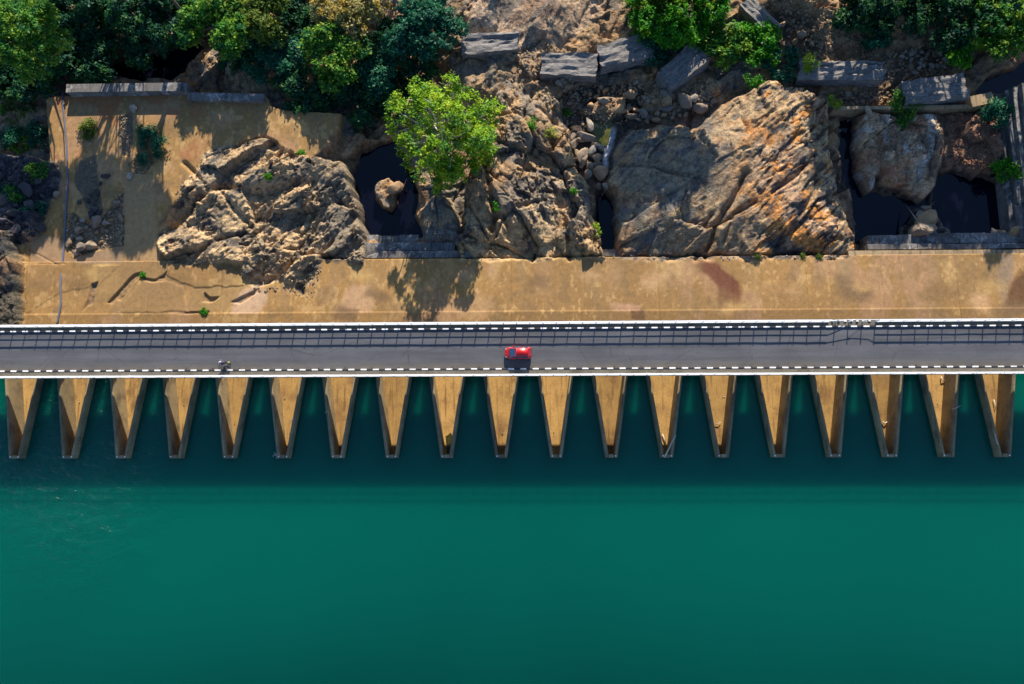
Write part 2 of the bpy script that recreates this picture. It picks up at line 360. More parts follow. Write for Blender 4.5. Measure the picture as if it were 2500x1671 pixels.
# concrete platform left of the river, apron along the dam
ZF = -9.7
FLOOR = [(28, 800), (36, 640), (60, 560), (110, 480), (120, 380), (110, 235), (450, 222), (650, 235), (660, 258), (690, 268), (832, 276), (812, 372), (790, 385), (700, 420), (700, 800)]
w, d = sd(FLOOR, ZF, 3); zf = ZF+(20-Y[w])*.004+.05*fbm(X[w]/5, Y[w]/5, 301, 3)
m = sst(-.25, .05, d); H[w] = lerp(H[w], zf, m); REG[w][d > -.1] = 1; CL[w] = lerp(CL[w], CONC[w], m[..., None])
red = sst(-.1, .2, fbm(X[w]/4, Y[w]/4, 305, 3)+(Y[w]-56)*.05)*sst(-52, -60, X[w]); paint(w, (.30, .12, .055), red*.75*m)
YA = float(at(1250, 629, -9.4).y)               # downstream edge of the apron
apx0 = float(at(20, 700, -9.2).x)
ap = (Y < YA) & (X > apx0); za = -8.85-np.clip(Y-19, 0, 99)*.035+.015*fbm(X/3, Y/3, 311, 3)
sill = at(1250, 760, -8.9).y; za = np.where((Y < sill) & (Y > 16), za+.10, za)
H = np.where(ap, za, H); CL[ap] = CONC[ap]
PW = 11.9; pidx = np.floor((X-apx0)/PW).astype(int); npan = int((190)/PW)+1
joint = np.abs(((X-apx0)/PW+.5) % 1-.5)*PW < .10
H = np.where(ap & joint, H-.07, H)
REG = np.where(ap, 100+np.clip(pidx, 0, npan), REG)
H[:, :][(X < apx0) & (Y < YA)] += 3.5*sst(0, 5, (apx0-X)[(X < apx0) & (Y < YA)])
paintA = lambda pts, z, col, amt, soft=.5, warp=.6: (lambda w, d: paint(w, col, sst(-soft, soft, d)*amt))(*sd(pts, z, 3, warp))
paintA([(1690, 632), (1760, 650), (1800, 690), (1805, 755), (1755, 755), (1750, 700), (1715, 665)], -9.2, (.14, .055, .032), .95, .45, .55)
paintA([(2470, 690), (2520, 650), (2540, 760), (2450, 755)], -9.2, (.11, .055, .028), .9, .7, .5)
paintA([(2440, 620), (2480, 620), (2465, 690), (2450, 740), (2430, 700)], -9.2, (.21, .165, .12), .7, .6, .4)
paintA([(565, 765), (580, 715), (640, 690), (660, 720), (640, 765)], -9.3, (.47, .32, .21), .8, .5, .4)
paintA([(820, 762), (850, 700), (905, 690), (908, 762)], -9.3, (.43, .27, .155), .75, .5, .4)
paintA([(830, 748), (880, 755), (870, 785), (820, 782)], -9.3, (.17, .10, .05), .75, .3, .4)
paintA([(1535, 755), (1570, 755), (1570, 780), (1535, 780)], -9.2, (.14, .08, .04), .85, .2, .3)
paintA([(1490, 735), (1560, 748), (1560, 760), (1490, 756)], -9.2, (.42, .25, .16), .7, .3, .4)
for k in range(26):                               # rain streaks down the apron
    a = random.uniform(860, 2480); paintA([(a, 634), (a+random.uniform(8, 40), 634), (a+random.uniform(5, 30), random.uniform(670, 755)), (a+3, random.uniform(650, 740))], -9.3, random.choice([(.27, .18, .08), (.45, .30, .13), (.33, .2, .1), (.24, .17, .09)]), random.uniform(.25, .55), .7, .5)
# darker band on the sill next to the bridge
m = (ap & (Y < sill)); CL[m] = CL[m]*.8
# pools
POOLS = {'rock_walled': ([(862, 420), (880, 375), (960, 345), (1010, 400), (1020, 470), (1010, 530), (1035, 585), (885, 585), (868, 500)], -14.2),
         'right_narrow': ([(2050, 300), (2095, 295), (2090, 380), (2110, 450), (2150, 490), (2260, 480), (2250, 520), (2190, 580), (2120, 588), (2085, 520), (2060, 420)], -13.6),
         'right_round': ([(2305, 408), (2350, 420), (2400, 432), (2450, 462), (2472, 520), (2465, 560), (2410, 572), (2330, 585), (2300, 560), (2275, 520), (2285, 470)], -13.6),
         'forest': ([(190, 205), (300, 150), (480, 100), (500, 130), (440, 200)], -15.6),
         'top_right': ([(2370, 235), (2400, 200), (2470, 170), (2560, 120), (2560, 210), (2420, 232)], -13.8),
         'crevice': ([(1462, 470), (1490, 470), (1500, 560), (1512, 612), (1472, 612), (1466, 540)], -13.4),
         'green': ([(1445, 320), (1465, 275), (1495, 290), (1480, 350), (1462, 350)], -11.9)}
for k, (pts, zw) in POOLS.items(): pool_cut(pts, zw, 2.6 if k != 'green' else .5)
def carve(pts, wid, dep, zref=-9, col=(.04, .04, .042)):
    poly = P(pts, zref); w = win(poly, 3); x = X[w]+.5*WXs[w]+.12*WXn[w]; y = Y[w]+.5*WYs[w]+.12*WYn[w]; d = sdist(poly, x, y, False)
    m = np.exp(-(d/wid)**2); H[w] -= dep*m
# rock outcrops -------------------------------------------------
OUT = {}
def outcrop(rid, pts, zref, ztop, edge, rug, ang=.6, st=1.8, dome=.0, warp=.55, cols=None, smoothk=1.0):
    poly = P(pts, zref); w = win(poly, 4); x = X[w]; y = Y[w]
    d = sdist(poly, x+WXn[w]*warp+WXs[w]*1.5, y+WYn[w]*warp+WYs[w]*1.5)
    s = 1000+rid*37
    a, ac = facet(x, y, 5.2, s, ang, st, .9); b, bc = facet(x, y, 2.3, s+11, ang+.3, st, 1.0); c, cc = facet(x, y, 1.05, s+23, ang, st, 1.1); e, ec = facet(x, y, .52, s+31, ang+.2, st, 1.1)
    g_, gc = facet(x, y, .34, s+41, ang-.2, st*.8, 1.3); km_ = sst(.02, .3, fbm(x/5, y/5, s+51, 3)); k2 = sst(.0, .25, fbm(x/3, y/3, s+53, 3))
    cu, sn_ = math.cos(ang), math.sin(ang); uu = x*cu+y*sn_; vv = -x*sn_+y*cu; ridge = np.abs(fbm(uu/3.2, vv/.7, s+55, 4))
    k3 = .35+.9*sst(-.15, .25, fbm(x/4.5, y/4.5, s+57, 3)); r = 1.0*a+.8*b*k3+.7*c*smoothk*k3+.75*e*smoothk*k3+.8*g_*smoothk*k3-.8*ac*km_-.5*bc*k2*smoothk-.2*cc*smoothk*k2+.22*fbm(x/1.4, y/1.4, s+3, 5, .6)-.5*ridge*k3+1.5*fbm(x/6, y/6, s+5, 2)
    m = sst(-.35, edge, d); dm = sst(0, 7, d)
    hz = ztop+dome*(dm-.5)+rug*r
    H[w] = np.where(d > -.35, lerp(H[w], hz, m), H[w]); REG[w][d > -.15] = rid
    cc_ = (ROCKC if cols is None else cols)[w]; CL[w] = lerp(CL[w], cc_, sst(-.4, .1, d)[..., None]); return w, d, x, y
LEFTC = blend((TAN, 0), ((.44, .31, .17), sst(0, .3, t1)), ((.19, .155, .11), sst(.02, .26, t2+.3*ts)*.8), ((.14, .125, .10), sst(-38.5, -31, X+2*t1)*.7), (DRK, sst(.16, .34, ts*.8+t3*.6)*.8))
outcrop(2, [(385, 600), (400, 545), (450, 440), (500, 378), (560, 350), (640, 335), (700, 352), (760, 385), (822, 372), (850, 430), (868, 520), (890, 600), (885, 640), (780, 640), (752, 690), (738, 722), (700, 690), (640, 702), (600, 672), (585, 642), (420, 642)], -9.3, -9.2, .6, .78, .65, 1.8, dome=.4, cols=LEFTC, smoothk=1.45, warp=.95)
CENC = blend((TAN, 0), (BRN, sst(.0, .4, t1)*.7), (GRY, sst(-.05, .25, t2)*.75), ((.43, .29, .14), sst(38, 31, Y+3*t1)*.7), (DRK, sst(.28, .45, t3+.5*t2)*.7))
outcrop(3, [(1122, 500), (1140, 410), (1195, 300), (1215, 230), (1265, 196), (1330, 200), (1378, 240), (1392, 320), (1402, 380), (1432, 440), (1470, 540), (1478, 632), (1120, 632), (1105, 590), (1130, 560)], -9.4, -8.9, .9, .74, 1.9, 1.5, dome=1.2, cols=CENC, smoothk=1.3, warp=.8)
BIGC = blend(((.27, .19, .11), 0), ((.20, .165, .115), sst(-.1, .3, t1)), ((.11, .105, .10), sst(.08, .3, ts*1.2)*.8), (TAN, sst(28, 40, X+4*t1)*.9*sst(-.3, .1, t2+.2)), ((.40, .26, .17), sst(30, 42, X)*sst(0, .3, t1)*.6), ((.47, .21, .06), sst(.06, .28, t2+.35*ts+.25*t1)*sst(29, 41, X)*.95), (DRK, sst(.14, .32, ts2+.5*t3)*sst(30, 40, X)*.9), ((.33, .165, .065), sst(.2, .36, -t2+.3*t1)*.4), ((.07, .068, .07), sst(.2, .34, fbm(U/2.2, V/1.3, 171, 3))*.7))
w, d, x_, y_ = outcrop(4, [(1488, 395), (1500, 340), (1540, 298), (1640, 288), (1690, 300), (1760, 245), (1800, 212), (1880, 192), (1960, 192), (2020, 222), (2040, 290), (2048, 370), (2062, 440), (2085, 520), (2112, 575), (2112, 612), (2050, 632), (1525, 632), (1505, 590), (1492, 500), (1478, 440)], -9.2, -8.5, 1.3, .34, .6, 2.2, dome=2.0, cols=BIGC, smoothk=.65, warp=.7)
k_ = sst(34, 42, x_)*sst(.3, 1.5, d)             # the right half is broken along diagonal beds
fa, fc = facet(x_, y_, 1.6, 1301, .75, 3.2, 1.3); fb, fbc = facet(x_, y_, .8, 1307, .8, 3.0, 1.3); kk = .35+sst(-.2, .25, fbm(x_/4, y_/4, 1311, 3)); H[w] += k_*kk*(.5*fa+.5*fb-.45*fc-.4*fbc)
ISLC = blend(((.36, .235, .135), 0), ((.44, .31, .19), sst(0, .3, t2)), ((.22, .15, .095), sst(0, .3, t1)), ((.34, .16, .085), sst(.1, .35, -t2)*.8), ((.5, .46, .42), sst(.3, .4, fbm(X/1.2, Y/3, 181, 3))*.7), (GRY, sst(.25, .45, t3)*.6))
outcrop(5, [(2096, 330), (2100, 272), (2240, 266), (2335, 268), (2322, 330), (2312, 400), (2302, 445), (2262, 490), (2240, 472), (2220, 458), (2180, 452), (2160, 440), (2150, 468), (2124, 478), (2106, 445), (2094, 390)], -10.5, -10.6, 1.1, .62, 1.2, 1.5, dome=.8, cols=ISLC, warp=.35)
carve([(2158, 445), (2160, 400), (2150, 340)], .4, 1.0, -10.5); carve([(2235, 300), (2260, 360), (2250, 420), (2240, 460)], .4, .5, -10.5)
outcrop(16, [(2196, 584), (2205, 545), (2222, 525), (2228, 495), (2262, 488), (2268, 510), (2255, 530), (2264, 545), (2275, 525), (2300, 560), (2318, 584)], -12.3, -12.5, .7, .6, 1.3, 1.5, dome=.5, warp=.15, cols=blend(((.23, .185, .165), 0), ((.30, .24, .20), sst(0, .3, t2)), ((.13, .11, .10), sst(0, .3, t3))))
outcrop(17, [(1125, 70), (1140, -120), (1490, -120), (1470, 20), (1430, 70), (1370, 110), (1300, 100), (1250, 115), (1235, 80)], -9.8, -9.7, 2.0, .5, 1.1, 2.2, dome=1.0, smoothk=.7, cols=blend(((.40, .275, .17), 0), ((.45, .32, .21), sst(0, .3, t1)), ((.26, .17, .11), sst(0, .3, t2)), (GRY, sst(.12, .35, ts)*.7), (DRK, sst(.3, .5, t3)*.6)))
outcrop(6, [(1030, 492), (1060, 468), (1092, 478), (1118, 520), (1130, 575), (1118, 592), (1040, 592), (1020, 560)], -10.5, -10.1, .9, .35, 1.7, 1.5, dome=.8, cols=blend((GRY, 0), ((.25, .19, .12), sst(.1, .35, t2)), (DRK, sst(.2, .4, t3)*.6)), warp=.3)
outcrop(7, [(1410, 260), (1470, 225), (1530, 230), (1540, 270), (1490, 300), (1440, 290)], -10.8, -10.7, 1.2, .3, .4, 1.6, dome=.6, cols=BEDC, warp=.4)
outcrop(8, [(1540, 235), (1600, 190), (1720, 170), (1790, 190), (1770, 235), (1660, 265), (1570, 270)], -11.0, -10.9, 1.4, .5, .5, 1.6, dome=.8, cols=BEDC)
outcrop(9, [(430, 205), (520, 95), (600, 90), (660, 150), (690, 240), (560, 225), (470, 235)], -11.5, -11.5, 1.6, .7, .9, 1.8, dome=.8)
outcrop(10, [(905, 480), (915, 435), (950, 425), (975, 450), (972, 495), (945, 512), (920, 500)], -12.3, -12.4, .7, .3, 1.4, 2.0, dome=.9, warp=.2, cols=BEDC)
outcrop(12, [(2280, 262), (2445, 258), (2452, 400), (2400, 432), (2310, 415), (2296, 380), (2300, 320)], -10.8, -10.8, 1.2, .5, .7, 1.3, cols=blend(((.21, .12, .075), 0), ((.28, .17, .11), sst(0, .3, t2)), ((.13, .08, .055), sst(.05, .3, t3))))
outcrop(13, [(-40, 360), (60, 370), (130, 395), (148, 430), (110, 520), (85, 585), (-40, 590)], -9.2, -9.0, 1.0, .55, .3, 1.2, cols=blend(((.06, .052, .058), 0), ((.11, .095, .09), sst(0, .3, t2)), ((.035, .033, .04), sst(0, .3, t3))))
outcrop(14, [(-80, 560), (5, 555), (28, 640), (32, 700), (26, 800), (-80, 800)], -6.5, -6.6, .5, .5, 1.5, 2.0, warp=.15, cols=blend(((.10, .085, .06), 0), ((.04, .04, .04), sst(0, .25, ts)), ((.22, .13, .07), sst(.15, .35, t2)*.7)))
outcrop(15, [(780, 395), (870, 290), (940, 280), (1130, 300), (1150, 400), (1010, 410), (960, 345), (880, 372), (862, 420)], -12, -12.2, 1.5, .6, .5, 1.6, cols=BEDC)
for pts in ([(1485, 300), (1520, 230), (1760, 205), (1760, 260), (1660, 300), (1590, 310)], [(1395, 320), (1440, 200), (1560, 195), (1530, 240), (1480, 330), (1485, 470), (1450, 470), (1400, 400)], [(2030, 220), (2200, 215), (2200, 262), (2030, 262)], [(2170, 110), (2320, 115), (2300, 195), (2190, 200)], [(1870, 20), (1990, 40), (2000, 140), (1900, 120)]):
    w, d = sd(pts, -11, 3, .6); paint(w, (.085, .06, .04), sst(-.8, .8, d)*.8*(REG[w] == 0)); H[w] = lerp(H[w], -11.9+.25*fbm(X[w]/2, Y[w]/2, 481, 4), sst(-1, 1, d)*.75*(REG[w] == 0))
for k, (pts, zw) in POOLS.items():
    w = win(P(pts, zw), 5); paint(w, (.05, .042, .036), sst(zw+1.5, zw+.3, H[w]+.5*t2[w])*.8*(H[w] < zw+2))
paintA([(1494, 286), (1514, 298), (1500, 330), (1486, 372), (1484, 405), (1474, 392), (1478, 350), (1484, 320)], -9.5, (.62, .60, .57), .9, .35, .5)
paintA([(2250, 275), (2262, 272), (2290, 330), (2282, 370), (2262, 410), (2248, 440), (2254, 400), (2272, 360), (2268, 320)], -10.6, (.50, .46, .40), .75, .35, .5)
rb = random.Random(77)
for k in range(70):                               # weathering blotches on apron and platform
    a, b = (rb.uniform(40, 2480), rb.uniform(640, 765)) if k < 52 else (rb.uniform(320, 800), rb.uniform(260, 640)); q = rb.uniform(10, 42); e = rb.uniform(.35, .8)
    w, d = sd([(a+q*math.cos(t)*rb.uniform(.7, 1.2), b+q*e*math.sin(t)*rb.uniform(.7, 1.2)) for t in [i*.785 for i in range(8)]], -9.4, 3, 1.3)
    paint(w, rb.choice([(.20, .125, .055), (.235, .15, .065), (.46, .30, .115), (.44, .275, .14), (.30, .175, .075), (.165, .105, .055)]), sst(-1.1, .8, d)*rb.uniform(.45, .85)*((REG[w] >= 100) | (REG[w] == 1)))
# recessed gravel basin and broken patches in the concrete platform
def recess(pts, dep, col=None, warp=.15):
    w, d = sd(pts, ZF, 2, warp); m = sst(-.06, .12, d); H[w] = H[w]-dep*m*(1+.6*fbm(X[w]/.8, Y[w]/.8, 401, 3))
    c = BEDC[w] if col is None else np.array(col); CL[w] = lerp(CL[w], c, (m*.9)[..., None])
BASIN = [(162, 585), (172, 520), (222, 548), (258, 520), (300, 470), (302, 598), (176, 628)]
recess(BASIN, .30, (.15, .115, .07))
recess([(292, 285), (322, 275), (326, 320), (318, 380), (300, 378), (290, 330)], .2, (.17, .125, .075))
recess([(192, 400), (235, 380), (242, 470), (250, 520), (225, 535), (200, 490), (182, 440)], .16, (.15, .125, .08), .4)
recess([(312, 400), (362, 370), (375, 395), (352, 425), (320, 425)], .18, (.15, .12, .07), .3)
for pts in ([(268, 742), (284, 724), (303, 703), (318, 684), (332, 671), (352, 666), (346, 681), (330, 693), (318, 716), (301, 737), (290, 734), (281, 745)], [(208, 762), (222, 728), (229, 696), (246, 690), (236, 716), (234, 744), (219, 750)], [(498, 740), (503, 716), (516, 728), (541, 727), (523, 741)],
            [(566, 741), (590, 728), (622, 713), (633, 700), (634, 716), (606, 735), (590, 744)], [(352, 668), (360, 682), (381, 684), (399, 676), (412, 664), (404, 690), (372, 692), (356, 686)], [(440, 770), (470, 764), (515, 762), (516, 767), (470, 769)]):
    recess(pts, .34, None, 0)
# raised broken slabs
for pts, hh in (([(305, 742), (350, 690), (395, 678), (450, 700), (460, 765), (300, 768)], .09), ([(405, 645), (585, 645), (600, 700), (470, 705), (412, 672)], .11), ([(70, 645), (235, 640), (235, 650), (300, 650), (245, 700), (150, 720), (70, 770)], .06)):
    w, d = sd(pts, ZF, 1, .05); H[w] += hh*sst(-.03, .12, d); CL[w] = lerp(CL[w], CL[w]*.88, sst(-.03, .05, d)[..., None])
for pts, c in (([(245, 655), (300, 650), (420, 652), (395, 676), (345, 690), (300, 740), (235, 745)], (.25, .155, .065)), ([(305, 742), (350, 690), (395, 678), (450, 700), (460, 765), (300, 768)], (.27, .165, .072)), ([(150, 640), (300, 600), (302, 645), (240, 648)], (.27, .185, .115)), ([(68, 560), (160, 590), (160, 640), (72, 640)], (.30, .20, .12)), ([(302, 432), (372, 425), (390, 640), (302, 640)], (.36, .235, .115)), ([(460, 760), (470, 705), (600, 705), (560, 760)], (.28, .175, .075))):
    w, d = sd(pts, ZF, 1, .06); paint(w, c, sst(-.06, .1, d)*.75)
jl = [([(300, 430), (302, 600)], .12), ([(68, 610), (150, 650)], .1), ([(70, 560), (68, 770)], .08), ([(72, 645), (165, 645)], .12), ([(137, 645), (137, 770)], .06)]
# cracks carved in rock
for pts, wd in jl: carve(pts, wd, .14, ZF)
carve([(1816, 428), (1800, 470), (1770, 520), (1745, 560), (1728, 625)], .55, 1.5); carve([(1842, 498), (1790, 525), (1760, 555)], .35, .8); carve([(1785, 540), (1768, 590)], .35, .7); carve([(1735, 530), (1715, 560)], .3, .5)
carve([(1700, 632), (1740, 590), (1745, 560)], .4, .8); carve([(1630, 632), (1680, 618)], .4, .7); carve([(1885, 622), (1930, 560), (1980, 480), (2000, 400)], .5, .9); carve([(1880, 480), (1930, 440), (1985, 385)], .4, .7)
carve([(1690, 300), (1720, 360), (1740, 395), (1700, 440), (1600, 420), (1500, 400)], .35, .5); carve([(1700, 255), (1690, 310), (1692, 340)], .4, 1.0); carve([(1850, 210), (1870, 270), (1868, 360)], .4, .6)
carve([(1178, 385), (1190, 440), (1205, 500), (1210, 530), (1200, 560)], .6, 1.8); carve([(1238, 580), (1243, 560), (1232, 530), (1180, 540)], .45, 1.0); carve([(1222, 530), (1280, 505), (1330, 490)], .45, .8); carve([(1260, 400), (1300, 415), (1350, 420), (1390, 440)], .4, .7)
carve([(1135, 540), (1120, 590), (1140, 620)], .5, 1.2); carve([(1372, 520), (1388, 570), (1392, 630)], .45, .9); carve([(1310, 260), (1360, 290), (1392, 300)], .4, .7); carve([(1190, 320), (1230, 265), (1260, 235)], .45, .6)
carve([(415, 550), (480, 490), (540, 455), (600, 470), (680, 460), (770, 445)], .8, 1.1); carve([(480, 615), (530, 585), (590, 570)], .4, .7); carve([(540, 470), (570, 510), (610, 555)], .4, .7); carve([(445, 395), (470, 420), (500, 450)], .4, .6); carve([(660, 600), (690, 560), (720, 520)], .45, .7)
# right margin of the apron: a sunlit ledge strip left for the built courses
H = np.where((REG == 4) | (REG == 3) | (REG == 2), np.minimum(H, -6.9), H)
def hz(x, y):
    i = int(np.clip(np.searchsorted(XS, x), 1, NX-1)); j = int(np.clip(np.searchsorted(YS, y), 1, NY-1)); return float(H[j, i])
def hz_arr(x, y):
    return H[np.clip(np.searchsorted(YS, y), 1, NY-1), np.clip(np.searchsorted(XS, x), 1, NX-1)]
idx = np.arange(NY*NX).reshape(NY, NX); quads = np.stack([idx[:-1, :-1], idx[:-1, 1:], idx[1:, 1:], idx[1:, :-1]], -1).reshape(-1, 4)
freg = REG[:-1, :-1].ravel(); VV = np.stack([X.ravel(), Y.ravel(), H.ravel()], -1); CC = CL.reshape(-1, 3)
apron = tag(empty('spillway_apron', (0, 17, -8.9)), kind='structure')
TL = {2: ('rock_outcrop', 'craggy tan and grey outcrop breaking through the concrete platform left of the dark pool', 'rock', 'large rock outcrops below the dam'),
      3: ('rock_outcrop', 'cracked tan rock outcrop beside the lone bright green tree', 'rock', 'large rock outcrops below the dam'),
      4: ('rock_outcrop', 'biggest outcrop, smooth brown on its left and orange and fractured on its right', 'rock', 'large rock outcrops below the dam'),
      5: ('rock_outcrop', 'rounded pale brown rock standing between the two right-hand dark pools', 'rock', 'large rock outcrops below the dam'),
      6: ('rock_outcrop', 'smooth grey boulder on the right rim of the square dark pool', 'rock', 'large rock outcrops below the dam'),
      7: ('rock_outcrop', 'small olive brown rock hump among loose stones left of the rubble heap', 'rock', 'low rock humps upstream of the rubble'),
      8: ('rock_outcrop', 'shaded reddish brown rock hump below the diagonal stone block', 'rock', 'low rock humps upstream of the rubble'),
      9: ('rock_outcrop', 'shaded ridged rock under the trees beside the grey retaining wall', 'rock', 'low rock humps upstream of the rubble'),
      10: ('boulder', 'large brown boulder rising out of the square dark pool', 'rock', None),
      12: ('gravel_bank', 'reddish gravel bank sloping into the round dark pool at right', 'bank', None),
      13: ('rubble_bank', 'dark rubble bank overgrown with green plants at the left edge', 'bank', None),
      14: ('rock_abutment', 'dark steep rock abutment at the left end of the bridge', 'rock', None),
      16: ('rock_outcrop', 'jagged grey rock spur joining the block row between the two right-hand pools', 'rock', None),
      17: ('rock_outcrop', 'sunlit cracked pinkish rock slope at the top beside the huge stone blocks', 'rock', 'large rock outcrops below the dam'),
      15: ('rock_outcrop', 'dim brown rock shelf behind the square dark pool under the trees', 'rock', 'low rock humps upstream of the rubble')}
for rid in np.unique(freg):
    fq = quads[freg == rid]; u, inv = np.unique(fq, return_inverse=True); inv = inv.reshape(fq.shape)
    is_conc = rid == 1 or rid >= 100
    me = mesh_np('ground', VV[u], inv, CC[u]); mt = M['concrete_floor'] if is_conc else M['rock']
    if rid == 0: tag(link('riverbed', me, mt), kind='structure')
    elif rid == 1: tag(link('concrete_platform', me, mt), kind='structure')
    elif rid >= 100: o = link('apron_panel', me, mt); o.parent = apron; o.matrix_parent_inverse = Matrix.Translation((0, -17, 8.9))
    else: nm, lb, ct, gp = TL[int(rid)]; tag(link(nm, me, mt), lb, ct, gp)
for k, (pts, zw) in POOLS.items():
    if k == 'right_round': continue
    c = np.mean(pts, axis=0); pl = P([tuple(c+(np.array(p)-c)*(1.35 if k not in ('crevice', 'green') else 1.2)) for p in pts], zw)
    if k == 'right_narrow': pl = P([(2040, 285), (2490, 285), (2500, 600), (2060, 600)], zw)
    bm = bmesh.new(); bm.faces.new([bm.verts.new((x, y, zw)) for x, y in pl]); bmesh.ops.recalc_face_normals(bm, faces=bm.faces)
    if bm.faces[:][0].normal.z < 0: bmesh.ops.reverse_faces(bm, faces=bm.faces)
    mt = M['pool']
    if k == 'green': mt = plain('algae_green_water', (.085, .085, .012), .15, var=.4, vs_=1.0)
    tag(link('pool_water', bm_mesh('pool_water', bm), mt), kind='structure')

# ------------------------------------------------------------------ reservoir and labyrinth weir
ZW, ZC, ZFL = -6.7, -5.4, -8.8
S, XC0, YT, YB, WT, WB = 8.38614, -79.97614, 9.88044, -2.52123, 2.75479, .88156
SLP = (WT-WB)/(YT-YB); YE = 14.4; TH = .50
def half(y): return WB+(y-YB)*SLP
NC = 19; gaps = []
bm = bmesh.new()
def wq(p): bm.faces.new([bm.verts.new((*q, ZW)) for q in p])
wq([(-330, -330), (330, -330), (330, YB+.25), (-330, YB+.25)])
xl = XC0; wq([(-330, YB+.25), (xl-half(YB)+.25, YB+.25), (xl-half(YE)+.25, YE), (-330, YE)])
for k in range(NC-1):
    a = XC0+S*k; b = a+S
    wq([(a+half(YB)-.25, YB+.25), (b-half(YB)+.25, YB+.25), (b-half(YE)+.25, YE), (a+half(YE)-.25, YE)])
xr = XC0+S*(NC-1); wq([(xr+half(YB)-.25, YB+.25), (330, YB+.25), (330, YE), (xr+half(YE)-.25, YE)])
bmesh.ops.remove_doubles(bm, verts=bm.verts, dist=1e-4)
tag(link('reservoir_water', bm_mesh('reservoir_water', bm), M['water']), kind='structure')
# spillway floor under the bridge
tag(link('spillway_floor', box_mesh('spillway_floor', -330, 330, YE-.02, 15.6, -10, ZFL-.06), M['weir_floor']), kind='structure')
ordn = ['first', 'second', 'third', 'fourth', 'fifth', 'sixth', 'seventh', 'eighth', 'ninth', 'tenth', 'eleventh', 'twelfth', 'thirteenth', 'fourteenth', 'fifteenth', 'sixteenth', 'seventeenth', 'eighteenth', 'nineteenth']
extra = {0: ', reddish stained floor', 5: ', twigs caught on its nose', 6: ', long black crack in its floor', 8: ', dark algae puddle at its tip', 12: ', bleached log across its tip', 17: ', pale branch on its right wall'}
def side_wall(s):
    bm = bmesh.new(); t = TH*math.sqrt(1+SLP*SLP)
    add_prism(bm, [(s*half(YE), YE), (s*half(YB), YB), (s*(half(YB)-t), YB), (s*(half(YE)-t), YE)], -12, ZC)
    es = [e for e in bm.edges if all(v.co.z > ZC-.01 for v in e.verts)]
    bmesh.ops.bevel(bm, geom=es, offset=.09, segments=2, affect='EDGES'); return bm_mesh('side_wall', bm)
t_ = TH*math.sqrt(1+SLP*SLP); ni = half(YB)-t_
walls = {-1: side_wall(-1), 1: side_wall(1)}
bm = bmesh.new(); add_prism(bm, [(-ni-.02, YB+.012), (ni+.02, YB+.012), (ni+.02, YB+.5), (-ni-.02, YB+.5)], -12, ZC-.004); nose = bm_mesh('nose_wall', bm)
bm = bmesh.new(); add_prism(bm, [(-ni-.06, YB+.3), (ni+.06, YB+.3), (half(YE)-t_+.05, YE), (-half(YE)+t_-.05, YE)], ZFL-.6, ZFL); floor_me = bm_mesh('chute_floor', bm)
gw = S-2*half(YE); bm = bmesh.new(); add_box(bm, half(YE)-.12, half(YE)+gw+.12, YE-.5, YE-.012, -12, ZC-.006); back = bm_mesh('back_wall', bm)
cap = None
bm = bmesh.new(); bmesh.ops.create_icosphere(bm, subdivisions=1, radius=.13); bmesh.ops.scale(bm, vec=(1, 1, .8), verts=bm.verts); cap = bm_mesh('corner_cap', bm, True)
CELLS = []
for k in range(NC):
    r = empty('weir_cell', (XC0+S*k, 0, 0)); CELLS.append(r)
    tag(r, f'{ordn[k]} wedge-shaped concrete weir cell counted from the left{extra.get(k, "")}', 'weir cell', 'wedge-shaped weir cells along the bridge')
    link('side_wall', walls[-1], M['weir_wall'], r); link('side_wall', walls[1], M['weir_wall'], r); link('nose_wall', nose, M['weir_wall'], r)
    link('chute_floor', floor_me, M['weir_floor'], r)
    if k < NC-1: link('back_wall', back, M['weir_wall'], r)
    for s in (-1, 1):
        if random.random() < .75: c = link('corner_cap', cap, M['white'], r); c.location = (s*(half(YB)-.28), YB+.27, ZC+.04)
# outer retaining walls past the first and last cell
for sx_, nm in ((-1, 'left'), (1, 'right')):
    a = (-330, XC0-half(YE)+.1) if sx_ < 0 else (XC0+S*(NC-1)+half(YE)-.1, 330)
    tag(link('abutment_wall', box_mesh('abutment_wall', a[0], a[1], YE-.5, YE-.01, -12, ZC-.006), M['weir_wall']), f'concrete wall closing the reservoir beyond the {nm}most weir cell', 'wall')

# ------------------------------------------------------------------ bridge, road, kerbs, fences
BX = 200; Y0, Y1 = 9.50, 17.62; KT, KB = 16.533, 10.527
br = tag(empty('road_bridge', (0, 13.5, 0)), 'long straight concrete road bridge over the weir cells', 'bridge')
def bpart(nm, me, mt):
    o = link(nm, me, mt); o.parent = br; o.matrix_parent_inverse = Matrix.Translation((0, -13.5, 0)); return o
bpart('deck', box_mesh('deck', -BX, BX, Y0, Y1, -.95, -.006), M['deck'])
bm = bmesh.new(); prof = [(-2.45, -.94), (-1.12, -.94), (-.58, -3.7), (-.58, -4.2), (-.40, -4.2), (-.40, -3.7), (.16, -.94), (1.75, -.94), (1.25, -3.6), (.75, -4.6), (.6, -9.4), (-2.2, -9.4), (-2.3, -4.0)]  # unseen piers, V notch shaped to narrow the sun patches on the water
fr = [bm.verts.new((x, 16.2, z)) for x, z in prof]; bk = [bm.verts.new((x, 16.9, z)) for x, z in prof]; bm.faces.new(fr); bm.faces.new(bk[::-1])
for i in range(len(prof)): bm.faces.new((fr[i], bk[i], bk[(i+1) % len(prof)], fr[(i+1) % len(prof)]))
bmesh.ops.recalc_face_normals(bm, faces=bm.faces); shade_pier = bm_mesh('shade_pier', bm)
for k in range(NC-1): o = bpart('shade_pier', shade_pier, M['deck']); o.location.x = XC0+S*(k+.5)+1.65
tag(link('road', box_mesh('road', -BX, BX, KB, KT, -.005, 0), M['asphalt']), kind='structure')
